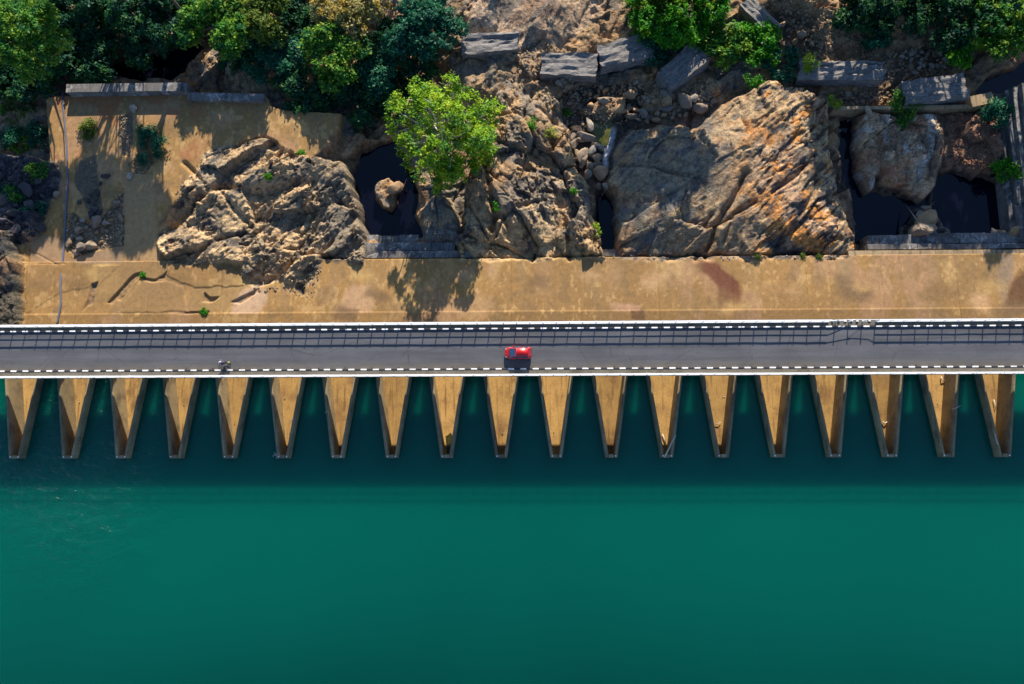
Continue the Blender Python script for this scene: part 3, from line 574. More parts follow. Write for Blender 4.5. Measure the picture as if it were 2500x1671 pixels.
tag(link('walkway', box_mesh('walkway', -BX, BX, KT+.14, Y1-.004, -.004, .13), M['walk']), kind='structure')
tag(link('walkway', box_mesh('walkway', -BX, BX, Y0+.004, KB-.14, -.004, .13), M['walk']), kind='structure')
D = 1.81562; X0K = -79.70893
km = box_mesh('kerb_stone', -D*.25+.006, D*.25-.006, -.095, .095, -.003, .19, .02); kmb = box_mesh('kerb_stone', -D*.25+.006, D*.25-.006, -.095, .095, -.003, .185, .02)
km.materials.append(M['kerb_white']); kmb.materials.append(M['kerb_black'])
for yk, off, nm in ((KT, 0, 'downstream'), (KB, .62, 'upstream')):
    kr = tag(empty('kerb', (0, yk, 0)), kind='structure')
    for i in range(-2, 88):
        for q, me in ((0, km), (.5, kmb)):
            o = link('kerb_stone', me, None, kr); o.location = (X0K+off+D*(i+q), random.uniform(-.008, .008), 0); o.rotation_euler.z = random.uniform(-.006, .006)
dm = box_mesh('drain_hole', -.11, .11, -.09, .09, .0, .006)
dr = tag(empty('road_drain', (0, KB+.25, 0)), 'row of small black drain holes along the upstream kerb', 'drain')
for i in range(-19, 20): o = link('drain_hole', dm, M['kerb_black'], dr); o.location = (i*3.97+.4, random.uniform(-.03, .03), 0)
PS = 1.946
postm = box_mesh('post', -.065, .065, -.075, .075, .12, 1.52, .015)
def fence(y, side, broken, label):
    f = tag(empty('fence', (0, y, 0)), label, 'fence', 'white railings along the bridge'); n = 90; xs = [(-84.2+.5*(side > 0))+PS*i for i in range(n)]
    hole = None
    if broken: xb = at(2035, 795, 0).x; hole = [i for i in range(n) if xb-.4 < xs[i] < xb+6.3]
    b0, b1 = (xs[hole[0]]-PS*.5, xs[hole[-1]]) if hole else (None, None)
    for i, x in enumerate(xs):
        o = link('post', postm, M['white'], f); o.location = (x, random.uniform(-.012, .012), 0)
        if hole and i in hole[1:-1]: o.rotation_euler.x = .10; o.scale.z = .93
    segs = [(-120, 120)] if not hole else [(-120, b0), (b1, 120)]
    for nm, z0, z1, t in (('bottom_beam', .22, .40, .10), ('middle_rail', .83, .90, .055), ('top_rail', 1.33, 1.40, .105)):
        for a, b in segs:
            # each run drawn post to post with a slight sag
            st = [a]+[x for x in xs if a < x < b]+[b]; bm = bmesh.new(); prev = None
            for x in st:
                dy, dz = random.uniform(-.012, .012), random.uniform(-.012, .012)
                ring = [bm.verts.new((x, dy+sy*t, zz+dz)) for sy, zz in ((-1, z0), (1, z0), (1, z1), (-1, z1))]
                if prev:
                    for j in range(4): bm.faces.new((prev[j], prev[(j+1) % 4], ring[(j+1) % 4], ring[j]))
                else: bm.faces.new(ring[::-1])
                prev = ring
            bm.faces.new(prev); link(nm, bm_mesh(nm, bm), M['white'], f)
    if hole:
        for nm, pts in (('bent_rail', [(b0, 0, 1.36), (b0+1.2, .05, 1.28), (b0+2.6, .12, 1.2), (b0+3.4, .10, 1.17)]), ('bent_rail', [(b0, 0, .87), (b0+1.0, .06, .72), (b0+2.2, .1, .5)]), ('bent_rail', [(b0+3.0, .14, 1.12), (b1-.8, .10, 1.18), (b1, 0, 1.36)])):
            bm = bmesh.new(); add_tube(bm, pts, .045, 5); link(nm, bm_mesh(nm, bm), M['white'], f)
        for q in range(7):
            bm = bmesh.new(); x = b0+.4+q*(b1-b0-.6)/7; a = random.uniform(.2, .45); add_box(bm, x, x+a, .02+random.uniform(-.05, .05), .16, .13, random.uniform(.2, .36)); link('broken_beam_stub', bm_mesh('broken_beam_stub', bm), M['white'], f)
    return f
fence(float(at(1237, 787.5, 1.37).y), 1, True, 'white railing on the downstream side of the bridge with a broken bent stretch at right')
fence(float(at(1237, 915.0, 1.37).y), -1, False, 'unbroken white railing on the reservoir side of the bridge')
# ------------------------------------------------------------------ masonry: retaining walls, block courses, side wall, beams
def wall_between(name, a, b, zt, zb, thick, mat, label, cat='wall', group=None, npc=1, piece=None, jit=.0):
    """a straight wall whose top front edge runs from pixel a to pixel b at height zt"""
    A = at(*a, zt); B = at(*b, zt); d = (B-A); L = d.length; ang = math.atan2(d.y, d.x)
    r = empty(name, (A.x, A.y, zb), ang); tag(r, label, cat, group); h = zt-zb
    cuts = [0]+sorted([L*(i+random.uniform(-.18, .18))/npc for i in range(1, npc)])+[L]
    for c0, c1 in zip(cuts, cuts[1:]):
        j = random.uniform(-jit, jit)
        link(piece or 'wall_section', box_mesh(piece or 'wall_section', c0+.012, c1-.012, j, thick+j, 0, h+random.uniform(-jit, 0)*.6, .03), mat, r)
    return r
wall_between('retaining_wall', (160, 226), (456, 222), -8.3, -14, 1.5, M['grey_conc'], 'grey lichen-spotted retaining wall at the far edge of the concrete platform', npc=3)
wall_between('retaining_wall', (457, 243), (644, 247), -8.9, -14, 1.3, M['grey_conc'], 'lower plain grey wall continuing the spotted retaining wall to the right', npc=2)
# stepped courses between apron and pools
wall_between('block_course', (880, 631), (1165, 629), -10.1, -15, 1.2, M['grey_conc'], 'long grey concrete step directly below the apron at the square pool', 'wall', 'stepped block courses beside the pools', npc=2)
wall_between('block_course', (885, 612), (1110, 612), -11.0, -15, 1.4, M['grey_conc'], 'middle pale-spotted block course above the square pool step', 'wall', 'stepped block courses beside the pools', npc=4, piece='block', jit=.08)
wall_between('block_course', (885, 593), (1022, 593), -11.9, -15.5, 1.3, M['grey_conc'], 'lowest block course standing in the square dark pool', 'wall', 'stepped block courses beside the pools', npc=3, piece='block', jit=.08)
wall_between('block_course', (1468, 626), (1530, 626), -11.0, -15, 1.2, M['grey_conc'], 'short grey block sill closing the narrow rock crevice', 'wall', 'stepped block courses beside the pools', npc=1, piece='block')
wall_between('ledge', (2072, 627), (2640, 622), -9.25, -13, .95, M['tan_conc'], 'sunlit tan ledge along the apron edge beside the right pools', 'ledge', npc=5, piece='ledge_section', jit=.03)
wall_between('block_course', (2118, 610), (2640, 606), -10.2, -15, .9, M['grey_conc'], 'white-spotted dark block course behind the tan ledge at right', 'wall', 'stepped block courses beside the pools', npc=5, piece='block', jit=.05)
wall_between('block_course', (2118, 598), (2640, 590), -10.9, -15, 1.7, M['grey_conc'], 'row of grey blocks standing in the right-hand pools', 'wall', 'stepped block courses beside the pools', npc=7, piece='block', jit=.12)
wall_between('channel_beam', (2035, 268), (2395, 263), -9.9, -13, .55, M['tan_conc'], 'thin straight concrete channel wall right of the biggest outcrop', 'wall', npc=2)
wall_between('concrete_pad', (2375, 262), (2430, 250), -9.5, -13, 1.9, M['tan_conc'], 'small square concrete pad at the right end of the channel wall', 'pad')
# ribbed wall on the right edge
A = at(2476, 590, -10.5); B = at(2436, 225, -10.5); d = B-A; ang = math.atan2(d.y, d.x)-math.pi/2
rw = tag(empty('ribbed_wall', (A.x, A.y, -14), ang), 'grey ribbed concrete wall stepping up along the right edge', 'wall')
for i, (x0, x1, zt) in enumerate([(0, 1.0, 2.9), (1.0, 1.75, 3.9), (1.75, 2.6, 4.6), (2.6, 3.3, 5.6), (3.3, 6.5, 6.2)]):
    link('step', box_mesh('step', x0+.004, x1-.004, 0-.2*i, d.length+.15*i, 0, zt, .04), M['grey_conc'], rw)
# big weathered stone blocks
def stone_block(cx, cy, lp, wp, deg, zt, hh, label, seed):
    C = at(cx, cy, zt); s = (at(cx+50, cy, zt)-at(cx-50, cy, zt)).length/100; L, Wd = lp*s, wp*s*.98
    nx, ny, nz = 16, 7, 4; bm = bmesh.new(); bmesh.ops.create_cube(bm, size=1); bmesh.ops.scale(bm, vec=(L, Wd, hh), verts=bm.verts)
    bmesh.ops.subdivide_edges(bm, edges=[e for e in bm.edges if abs(e.verts[0].co.x-e.verts[1].co.x) > .1], cuts=nx, use_grid_fill=True)
    bmesh.ops.subdivide_edges(bm, edges=[e for e in bm.edges if abs(e.verts[0].co.y-e.verts[1].co.y) > .1 and abs(e.verts[0].co.x-e.verts[1].co.x) < .01 and abs(e.verts[0].co.z-e.verts[1].co.z) < .01], cuts=ny, use_grid_fill=True)
    V = np.array([v.co[:] for v in bm.verts]); g = fbm(V[:, 0]/2.6+seed, V[:, 1]/.5+V[:, 2], seed, 4); q = fbm(V[:, 0]/3+seed*3, V[:, 2]/1.5+V[:, 1]*.3, seed+5, 3)
    taper = 1+.10*np.sin(V[:, 0]/L*2+seed)
    for i, v in enumerate(bm.verts):
        v.co.z += .42*g[i]*(V[i, 2] > 0)+.1*g[i]; v.co.y = V[i, 1]*taper[i]+.38*q[i]; v.co.x += .5*fbm(np.array([V[i, 1]/1.1+seed]), np.array([V[i, 2]]), seed+9, 3)[0]
    me = bm_mesh('stone_block', bm, False)
    o = link('stone_block', me, M['block']); o.location = (C.x, C.y, zt-hh/2); o.rotation_euler = (random.uniform(-.05, .05), random.uniform(-.05, .05), -math.radians(deg))
    return tag(o, label, 'stone block', 'huge toppled grey stone blocks')
stone_block(1196, 104, 138, 52, -3, -9.3, 2.4, 'huge grey stone block lying beside the teal green tree', 3)
stone_block(1389, 157, 136, 56, 4, -9.2, 2.4, 'huge grey stone block with a split side, in sun above the rubble', 7)
stone_block(1528, 124, 132, 62, -12, -9.2, 2.4, 'huge grey block half hidden under the dark green bush', 13)
stone_block(1668, 160, 122, 62, -40, -9.0, 2.6, 'huge grey block lying diagonally between the bushes', 19)
stone_block(1858, 40, 105, 46, 52, -9.0, 2.4, 'pale stone block tipped diagonally near the top edge', 23)
stone_block(2056, 171, 205, 54, 4, -9.2, 2.4, 'longest grey-violet stone block, right of the yellow-green bush', 29)
stone_block(2284, 217, 158, 66, -7, -9.0, 2.6, 'dark mottled stone block beside the channel wall at right', 31)

# ------------------------------------------------------------------ loose stones and gravel
HULLS = []
for s in range(12):
    r = random.Random(s); bm = bmesh.new(); e = (1, r.uniform(.6, .95), r.uniform(.45, .75))
    for i in range(16):
        v = Vector((r.gauss(0, 1), r.gauss(0, 1), r.gauss(0, 1))).normalized()*r.uniform(.85, 1.05); bm.verts.new((v.x*e[0]*.5, v.y*e[1]*.5, v.z*e[2]*.5))
    g = bmesh.ops.convex_hull(bm, input=bm.verts); bmesh.ops.delete(bm, geom=[q for q in g['geom_interior'] if isinstance(q, bmesh.types.BMVert)], context='VERTS')
    bmesh.ops.bevel(bm, geom=list(bm.edges), offset=.035, segments=1, affect='EDGES')
    HULLS.append(bm_mesh('stone', bm, False))
SM = {}
def hull(i, mat):
    if (i, mat) not in SM: m = HULLS[i].copy(); m.materials.append(M[mat]); SM[(i, mat)] = m
    return SM[(i, mat)]
def inpoly(poly, x, y):
    ins = False; n = len(poly)
    for k in range(n):
        (ax, ay), (bx, by) = poly[k], poly[(k+1) % n]
        if (ay > y) != (by > y) and x < ax+(y-ay)*(bx-ax)/(by-ay): ins = not ins
    return ins
def sample(pts):
    xs = [p[0] for p in pts]; ys = [p[1] for p in pts]
    while True:
        x, y = random.uniform(min(xs), max(xs)), random.uniform(min(ys), max(ys))
        if inpoly(pts, x, y): return x, y
def place_stone(px, py, size, mat, label, group, zref=-11, name='stone'):
    p = at(px, py, zref); z = hz(p.x, p.y); p = at(px, py, z); z = hz(p.x, p.y)
    o = link(name, hull(random.randrange(12), mat)); s = size*random.uniform(1.6, 2.0)
    o.scale = (s, s*random.uniform(.8, 1), s*random.uniform(.75, 1)); o.location = (p.x, p.y, z+.24*s); o.rotation_euler = (random.uniform(-.3, .3), random.uniform(-.3, .3), random.uniform(0, 6.28))
    return tag(o, label, 'stone', group)
def pile(pts, n, s0, s1, mat, label, group, pw=1.8):
    done = []; first = True
    for i in range(n):
        for tr in range(20):
            s = s0+(s1-s0)*random.random()**pw; x, y = sample(pts)
            if all((x-a)**2+(y-b)**2 > (7.6*(s+c))**2 for a, b, c in done): break
        if first: s = s1*1.12; first = False; place_stone(x, y, s, mat, 'largest '+label, group)
        else: place_stone(x, y, s, mat, label, group)
        done.append((x, y, s))
G = 'loose stones below the dam'
pile([(1495, 288), (1530, 240), (1640, 236), (1720, 222), (1745, 250), (1660, 288), (1600, 302)], 48, .6, 1.8, 'stone', 'loose rounded brown stone in the heap above the biggest outcrop', G)
pile([(1430, 240), (1470, 210), (1560, 205), (1560, 235), (1480, 262), (1430, 290)], 26, .45, 1.2, 'stone', 'loose stone between the small rock hump and the stone blocks', G)
pile([(1395, 330), (1440, 300), (1460, 350), (1478, 400), (1478, 470), (1450, 450), (1410, 400)], 24, .8, 2.2, 'stone', 'loose stone wedged in the crevice left of the biggest outcrop', G)
pile([(1240, 190), (1255, 130), (1330, 190), (1440, 190), (1400, 235), (1370, 215), (1330, 195)], 28, .35, 1.0, 'stone', 'small sunlit stone in the rubble below the split grey block', G)
pile([(1885, 60), (1960, 50), (1990, 110), (1960, 140), (1900, 110)], 22, .45, 1.2, 'stone', 'shaded stone on the slope left of the longest block', G)
pile([(2190, 120), (2310, 130), (2300, 175), (2210, 190)], 24, .45, 1.3, 'pale_stone', 'pale shaded stone in the gravel hollow above the dark mottled block', G)
pile([(2050, 235), (2180, 225), (2190, 255), (2060, 258)], 18, .4, 1.1, 'stone', 'shaded stone in the strip above the channel wall', G)
pile([(2045, 290), (2090, 285), (2080, 330), (2055, 345)], 9, .5, 1.2, 'pale_stone', 'pale stone at the head of the narrow right pool', G)
pile([(2205, 575), (2230, 520), (2255, 500), (2270, 540), (2290, 580)], 9, 1.2, 2.8, 'stone', 'slab of rock rising between the right pools at the block row', G)
pile([(2395, 580), (2410, 555), (2470, 560), (2480, 580)], 7, .9, 2.2, 'stone', 'stone heaped in the corner of the round pool by the ribbed wall', G)
pile(BASIN, 30, .45, 1.5, 'stone', 'stone in the wedge-shaped gravel basin on the platform', G, 2.6)
pile([(-20, 400), (60, 385), (135, 410), (110, 500), (85, 570), (-20, 580)], 28, .5, 1.7, 'dark_stone', 'dark stone on the overgrown rubble bank at the left edge', G)
pile([(190, 490), (240, 470), (248, 525), (222, 532)], 9, .5, 1.1, 'dark_stone', 'dark stone at the tip of the gravel streak on the platform', G)
pile([(905, 560), (960, 470), (1000, 400), (985, 380), (1020, 430)], 8, .7, 1.7, 'stone', 'stone in the square dark pool around the large boulder', G)
for x, y, s, l in ((263, 432, 1.1, 'dark round stone alone on the platform near the hose'), (246, 450, .7, 'smaller dark stone beside the round one on the platform'), (328, 268, 1.2, 'pale stone at the foot of the spotted retaining wall'), (320, 432, .8, 'brown stone by the corner of the platform slab'), (143, 478, .9, 'flat tan stone lying left of the hose')):
    place_stone(x, y, s, 'dark_stone' if 'dark' in l else 'pale_stone', l, G, ZF)
def gravel(pts, n, s0, s1, mat, label, zref=-11):
    n0 = 0; Vs = []; Fs = []; tri = {}
    for i in range(12):
        bm = bmesh.new(); r = random.Random(100+i)
        for k in range(9):
            v = Vector((r.gauss(0, 1), r.gauss(0, 1), r.gauss(0, 1))).normalized(); bm.verts.new((v.x*.5, v.y*.42, v.z*.34))
        g = bmesh.ops.convex_hull(bm, input=bm.verts); bm.verts.index_update(); tri[i] = (np.array([v.co[:] for v in bm.verts]), np.array([[v.index for v in f.verts] for f in bm.faces])); bm.free()
    for k in range(n):
        x, y = sample(pts); p = at(x, y, zref); z = hz(p.x, p.y); p = at(x, y, z); z = hz(p.x, p.y); s = 1.5*(s0+(s1-s0)*random.random()**2.2)
        v, f = tri[k % 12]; a = random.uniform(0, 6.28); c, sn = math.cos(a)*s, math.sin(a)*s
        Vs.append(np.stack([v[:, 0]*c-v[:, 1]*sn+p.x, v[:, 0]*sn+v[:, 1]*c+p.y, v[:, 2]*s+z+.12*s], -1)); Fs.append(f+n0); n0 += len(v)
    tag(link('gravel', mesh_np('gravel', np.concatenate(Vs), np.concatenate(Fs), smooth=False), M[mat]), label, 'gravel', None, 'stuff')
gravel([(1230, 200), (1250, 120), (1330, 100), (1480, 190), (1440, 240), (1380, 320), (1370, 220)], 900, .15, .5, 'pale_stone', 'sunlit rubble gravel between the stone blocks and the outcrops')
gravel([(1400, 300), (1500, 205), (1760, 200), (1740, 260), (1520, 300), (1480, 330)], 800, .15, .5, 'stone', 'shaded gravel under the loose stone heap')
gravel([(1870, 0), (1990, 0), (2160, 130), (2320, 110), (2300, 200), (2200, 200), (1990, 150)], 900, .15, .55, 'stone', 'shaded gravel on the upper right slope')
gravel([(2310, 265), (2440, 260), (2450, 400), (2400, 425), (2320, 410)], 900, .15, .45, 'red_stone', 'reddish gravel of the bank above the round pool')
gravel([(2050, 225), (2200, 225), (2200, 258), (2050, 260)], 350, .12, .4, 'stone', 'gravel strip above the channel wall')
gravel(BASIN, 900, .12, .4, 'stone', 'gravel in the wedge-shaped platform basin', ZF)
gravel([(190, 395), (235, 380), (242, 470), (250, 520), (225, 535), (200, 490), (182, 440)], 500, .1, .35, 'pale_stone', 'grey gravel streak on the platform right of the hose', ZF)
gravel([(292, 285), (322, 275), (326, 320), (318, 380), (300, 378), (290, 330)], 320, .12, .32, 'stone', 'narrow upright gravel strip on the platform', ZF)
gravel([(312, 400), (362, 370), (375, 395), (352, 425), (320, 425)], 200, .12, .35, 'stone', 'gravel patch below the oval shrub', ZF)
gravel([(-20, 390), (60, 380), (140, 410), (110, 510), (85, 580), (-20, 585)], 900, .12, .5, 'dark_stone', 'dark rubble of the bank at the left edge', -9)
gravel([(395, 560), (430, 470), (490, 385), (505, 392), (450, 480), (412, 575)], 90, .12, .4, 'stone', 'fallen chips along the left foot of the craggy left outcrop', ZF)
gravel([(590, 660), (640, 705), (700, 695), (745, 725), (770, 660), (790, 645), (760, 735), (690, 708), (640, 716), (585, 680)], 90, .12, .4, 'stone', 'fallen chips along the lower foot of the craggy left outcrop', ZF)
gravel([(1485, 630), (1530, 623), (1700, 627), (2050, 625), (2100, 632), (1700, 635)], 160, .1, .32, 'stone', 'fallen chips where the biggest outcrop meets the apron', -9.3)
gravel([(2120, 290), (2290, 280), (2300, 360), (2200, 400)], 350, .12, .35, 'pale_stone', 'pale chips scattered on the rock between the right pools')

# ------------------------------------------------------------------ vegetation
def leaves(cent, dirs, n_per, spread, size, cols, colw, seed, up=.45):
    """clumps of leaf-sized quads; cent (k,3), dirs (k,3) outward"""
    r = np.random.default_rng(seed); k = len(cent); n = k*n_per
    c = np.repeat(cent, n_per, 0)+r.normal(0, 1, (n, 3))*np.array(spread)
    nr = np.repeat(dirs, n_per, 0)*.5+r.normal(0, .48, (n, 3)); nr[:, 2] += up*.7; nr += np.array(SUN[:])*.45; nr /= np.linalg.norm(nr, axis=1, keepdims=True)
    t = r.normal(0, 1, (n, 3)); t -= nr*(t*nr).sum(1, keepdims=True); t /= np.linalg.norm(t, axis=1, keepdims=True); b = np.cross(nr, t)
    L = (size*r.uniform(.6, 1.35, n))[:, None]; Wd = L*r.uniform(.42, .62, n)[:, None]
    V = np.stack([c-t*L*.5, c+b*Wd*.5+t*L*.08, c+t*L*.5, c-b*Wd*.5+t*L*.08], 1).reshape(-1, 3)
    cols = np.array(cols); q = r.choice(len(cols), size=k, p=colw); cc = cols[np.repeat(q, n_per)]*r.uniform(.72, 1.28, (n, 1)); cc = np.repeat(cc, 4, 0)
    return V, np.arange(n*4).reshape(-1, 4), cc
PAL = {'dark': ([(.014, .082, .042), (.026, .115, .042), (.009, .06, .042), (.04, .135, .034)], (.35, .3, .2, .15)),
       'teal': ([(.012, .10, .062), (.022, .14, .07), (.05, .18, .10)], (.45, .35, .2)),
       'mid': ([(.05, .19, .025), (.11, .26, .025), (.022, .12, .036), (.19, .31, .03)], (.32, .28, .2, .2)),
       'bright': ([(.22, .38, .018), (.15, .31, .018), (.33, .43, .025), (.06, .19, .026)], (.35, .3, .17, .18)),
       'grass': ([(.03, .21, .010), (.07, .27, .012), (.02, .14, .016), (.12, .30, .015)], (.35, .3, .2, .15)),
       'yellow': ([(.36, .31, .09), (.26, .24, .10), (.38, .28, .05), (.18, .20, .07)], (.3, .3, .2, .2)),
       'lime': ([(.28, .36, .02), (.18, .31, .02)], (.5, .5)), 'olive': ([(.10, .16, .022), (.16, .21, .028), (.06, .12, .022)], (.4, .3, .3))}
TID = [0]; FILL = []
def tree(px, py, rp, zt, pal, label, cat='tree', group=None, ry=1.0, zb=None, nlobe=11, dens=1.0, leaf=.58, name='tree', depth=.55, bare=0, sd_=None, lobe=(.17, .31)):
    """crown centred on pixel (px,py), radius rp photo pixels, crown top at height zt"""
    TID[0] += 1; seed = sd_ or TID[0]*13; r = np.random.default_rng(seed)
    s = (at(px+50, py, zt-2)-at(px-50, py, zt-2)).length/100; R = rp*s; Rz = max(R*depth, .4); C = at(px, py, zt-Rz)
    zg = hz(C.x, C.y) if zb is None else zb; hgt = max(zt-zg, Rz*1.2)
    root = empty(name, (C.x, C.y, zg-.15)); tag(root, label, cat, group)
    cz = zt-Rz-zg+.15
    # lobes
    nlobe = int(nlobe*1.9) if R > 2 else nlobe
    la = r.uniform(0, 2*np.pi, nlobe); lr = np.sqrt(r.uniform(.02, 1, nlobe))*(.84 if R > 2 else .7)*R; lz = cz+Rz*(.34*r.normal(0, .7, nlobe)+.22-.55*(lr/R)**2)
    LC = np.stack([lr*np.cos(la), lr*np.sin(la)*ry, lz], 1); LR = R*(r.uniform(*lobe, nlobe) if R > 2 else r.uniform(.28, .46, nlobe))
    cent = []; dirs = []
    for i in range(nlobe):
        nk = max(4, int(dens*7.0*LR[i]**1.7)+3); u = r.normal(0, 1, (nk, 3)); u[:, 2] = np.abs(u[:, 2])*.9-.25; u /= np.linalg.norm(u, axis=1, keepdims=True)
        cent.append(LC[i]+u*LR[i]*np.array([1, 1, .75])*r.uniform(.72, 1.08, (nk, 1))); dirs.append(u)
    cent = np.concatenate(cent); dirs = np.concatenate(dirs)
    cols, cw = PAL[pal]; sp = min(.34, R*.10+.10)
    V, Fq, cc = leaves(cent, dirs, 30 if R > 2 else 22, (sp, sp, sp*.65), leaf, cols, cw, seed+1)
    link('crown', mesh_np('crown', V, Fq, cc, smooth=False), M['leaf'], root)
    # trunk and limbs
    bm = bmesh.new(); rt = max(.05, R*.045); top = Vector((0, 0, max(cz-.1*Rz, .4)))
    add_tube(bm, [(0, 0, 0), (r.normal(0, .03)*R, r.normal(0, .03)*R, top.z*.5), top], [rt*1.3, rt, rt*.7], 7)
    for i in range(nlobe):
        a = Vector((0, 0, top.z*r.uniform(.45, .95))); b = Vector(LC[i])*1.0; mid = a.lerp(b, .5)+Vector((r.normal(0, .06)*R, r.normal(0, .06)*R, -.06*R))
        add_tube(bm, [a, mid, b], [rt*.5, rt*.33, rt*.14], 5, False)
    for i in range(int(bare)):
        i0 = r.integers(0, nlobe); a = Vector(LC[i0]); u = Vector(r.normal(0, 1, 3)); u.z = abs(u.z); b = a+u.normalized()*LR[i0]*r.uniform(.9, 1.35); add_tube(bm, [a, a.lerp(b, .5)+Vector(r.normal(0, .12, 3)), b], [rt*.2, rt*.13, rt*.05], 4, False)
    link('trunk', bm_mesh('trunk', bm, True), M['drift'] if bare > 20 else M['bark'], root)
    return root
FG = 'trees of the wood at the top left'
for i, (a, b, c) in enumerate(((110, 40, 80), (240, 150, 70), (360, 110, 60), (460, -10, 80), (580, 130, 55), (590, -10, 80), (720, 60, 75), (740, -10, 75), (810, 210, 60), (950, 90, 60), (960, 230, 50), (-20, 40, 90), (-30, 150, 80))):
    FILL.append((a, b, c))
tree(40, 80, 112, 4.5, 'mid', 'green tree with sunlit yellow-green tips at the top left corner', group=FG, nlobe=15, dens=1.0, zb=-14, leaf=.5)
tree(55, 185, 90, -6.6, 'dark', 'dark green tree spilling over the left end of the retaining wall', group=FG, nlobe=12, zb=-14)
tree(165, 120, 100, -6.2, 'dark', 'shaded dark green tree behind the spotted retaining wall', group=FG, nlobe=13, zb=-14)
tree(190, 10, 95, -5.4, 'dark', 'dark tree at the top edge right of the sunlit corner tree', group=FG, nlobe=12, zb=-14)
tree(300, 60, 105, -6.2, 'dark', 'darkest tree overhanging the black forest pool', group=FG, nlobe=13, zb=-14.5)
tree(410, 35, 95, -5.6, 'dark', 'dark blue-green tree at the top edge above the black forest pool', group=FG, nlobe=12, zb=-14.5)
tree(530, 55, 92, -1.0, 'mid', 'sunlit yellow-green tree right of the black forest pool', group=FG, nlobe=13, zb=-13, bare=10)
tree(640, 25, 85, -2.2, 'olive', 'olive green tree at the top edge left of the straw-coloured crown', group=FG, nlobe=12, zb=-13)
tree(670, 140, 75, -6.4, 'teal', 'green tree leaning over the ridged rock by the wall', group=FG, nlobe=11, zb=-13)
tree(825, 125, 98, -2.6, 'mid', 'broad green tree with yellowish sunlit top below the straw-coloured crown', group=FG, nlobe=15, dens=1.1, zb=-12.5)
tree(745, 225, 85, -7.4, 'dark', 'low dark tree crowding the corner of the platform slab', group=FG, nlobe=12, zb=-12.5)
tree(880, 235, 85, -7.6, 'dark', 'low dark green tree between the broad green tree and the lone bright tree', group=FG, nlobe=12, zb=-12.5)
tree(925, 170, 60, -6.2, 'teal', 'small blue-green tree on the right flank of the broad green tree', group=FG, nlobe=9, zb=-12.5)
tree(860, 28, 96, -2.2, 'yellow', 'straw-coloured half-bare tree at the top edge', group=FG, nlobe=14, dens=.8, zb=-12.5, bare=60)
tree(1030, 55, 100, -2.6, 'teal', 'teal green tree beside the huge stone block at the top', group=FG, nlobe=15, dens=1.15, zb=-12)
tree(1010, 155, 60, -7.5, 'dark', 'small dark tree in the shade below the teal green tree', group=FG, nlobe=9, zb=-12)
tree(1078, 318, 166, 4.8, 'bright', 'lone bright yellow-green tree overhanging the square dark pool', nlobe=25, dens=.6, ry=.9, leaf=.5, bare=50, zb=-12, depth=.8, lobe=(.11, .24), sd_=9)
FL = ['low dark tree filling the gap right of the sunlit corner tree', 'low dark tree tight behind the middle of the spotted wall', 'low dark tree on the left rim of the black forest pool', 'low dark tree at the top edge above the ridged rock',
      'low dark tree on the ridged rock by the retaining wall', 'low dark tree at the top edge between the yellow-green and olive trees', 'low dark tree between the olive tree and the straw-coloured crown', 'low dark tree at the top edge left of the straw-coloured crown',
      'low dark tree behind the corner of the platform slab', 'low dark tree between the straw-coloured and teal crowns', 'low dark tree left of the lone bright tree', 'low dark tree cut by the left edge at the very top', 'low dark tree cut by the left edge beside the wall']
for i, (a, b, c) in enumerate(FILL):
    tree(a, b, c, -8.6, 'dark', FL[i], group='undergrowth trees of the top left wood', nlobe=9, dens=.8, zb=-14.5, leaf=.6)
RG = 'trees and bushes among the toppled blocks'
tree(1650, 15, 125, -3.6, 'grass', 'vivid green tree at the top edge above the stone blocks', group=RG, nlobe=16, dens=1.1, zb=-10.5)
tree(1615, 112, 62, -7.6, 'teal', 'dark blue-green bush covering two of the stone blocks', cat='bush', group=RG, nlobe=9, dens=.8, name='bush')
tree(1765, 100, 68, -6.6, 'mid', 'green bush between the diagonal block and the tipped block', cat='bush', group=RG, nlobe=9, name='bush')
tree(1850, 110, 58, -7.2, 'grass', 'green bush left of the long stone block', cat='bush', group=RG, nlobe=9, name='bush')
tree(1905, 150, 46, -8.2, 'teal', 'small teal bush above the biggest outcrop', cat='bush', group=RG, nlobe=7, name='bush')
tree(1842, 200, 26, -8.8, 'grass', 'small green shrub hanging on the top of the biggest outcrop', cat='bush', group=RG, nlobe=6, name='bush', leaf=.35)
tree(1975, 155, 26, -7.8, 'lime', 'yellow-green shrub over the left end of the longest block', cat='bush', group=RG, nlobe=6, name='bush', leaf=.32, dens=.7)
tree(2040, 245, 20, -8.6, 'lime', 'tiny bright yellow shrub at the left end of the channel wall', cat='bush', group=RG, nlobe=5, name='bush', leaf=.3, dens=.7)
tree(2130, 15, 90, -5.6, 'dark', 'dark tree at the top edge above the longest block', group=RG, nlobe=12)
tree(2245, 20, 80, -5.8, 'dark', 'shaded green tree at the top edge right of the longest block', group=RG, nlobe=11)
tree(2340, 55, 85, -5.2, 'dark', 'dark tree hanging over the dark mottled block', group=RG, nlobe=12)
tree(2440, 60, 95, -4.8, 'mid', 'green tree in the top right corner', group=RG, nlobe=13)
tree(2345, 115, 42, -7.2, 'grass', 'drooping light green bush below the dark right-hand trees', cat='bush', group=RG, nlobe=7, name='bush')
tree(2140, 85, 36, -8.4, 'teal', 'thin shaded bush on the slope above the longest block', cat='bush', group=RG, nlobe=6, name='bush', dens=.5)
PG = 'small shrubs on the rocks and walls'
def shrub(px, py, rp, up, pal, label, ry=1.0, dens=1.0, leaf=.34, zref=-10):
    p = at(px, py, zref); z = hz(p.x, p.y)
    return tree(px, py, rp, z+up, pal, label, 'shrub', PG, ry, None, 6, dens, leaf, 'shrub', .5)
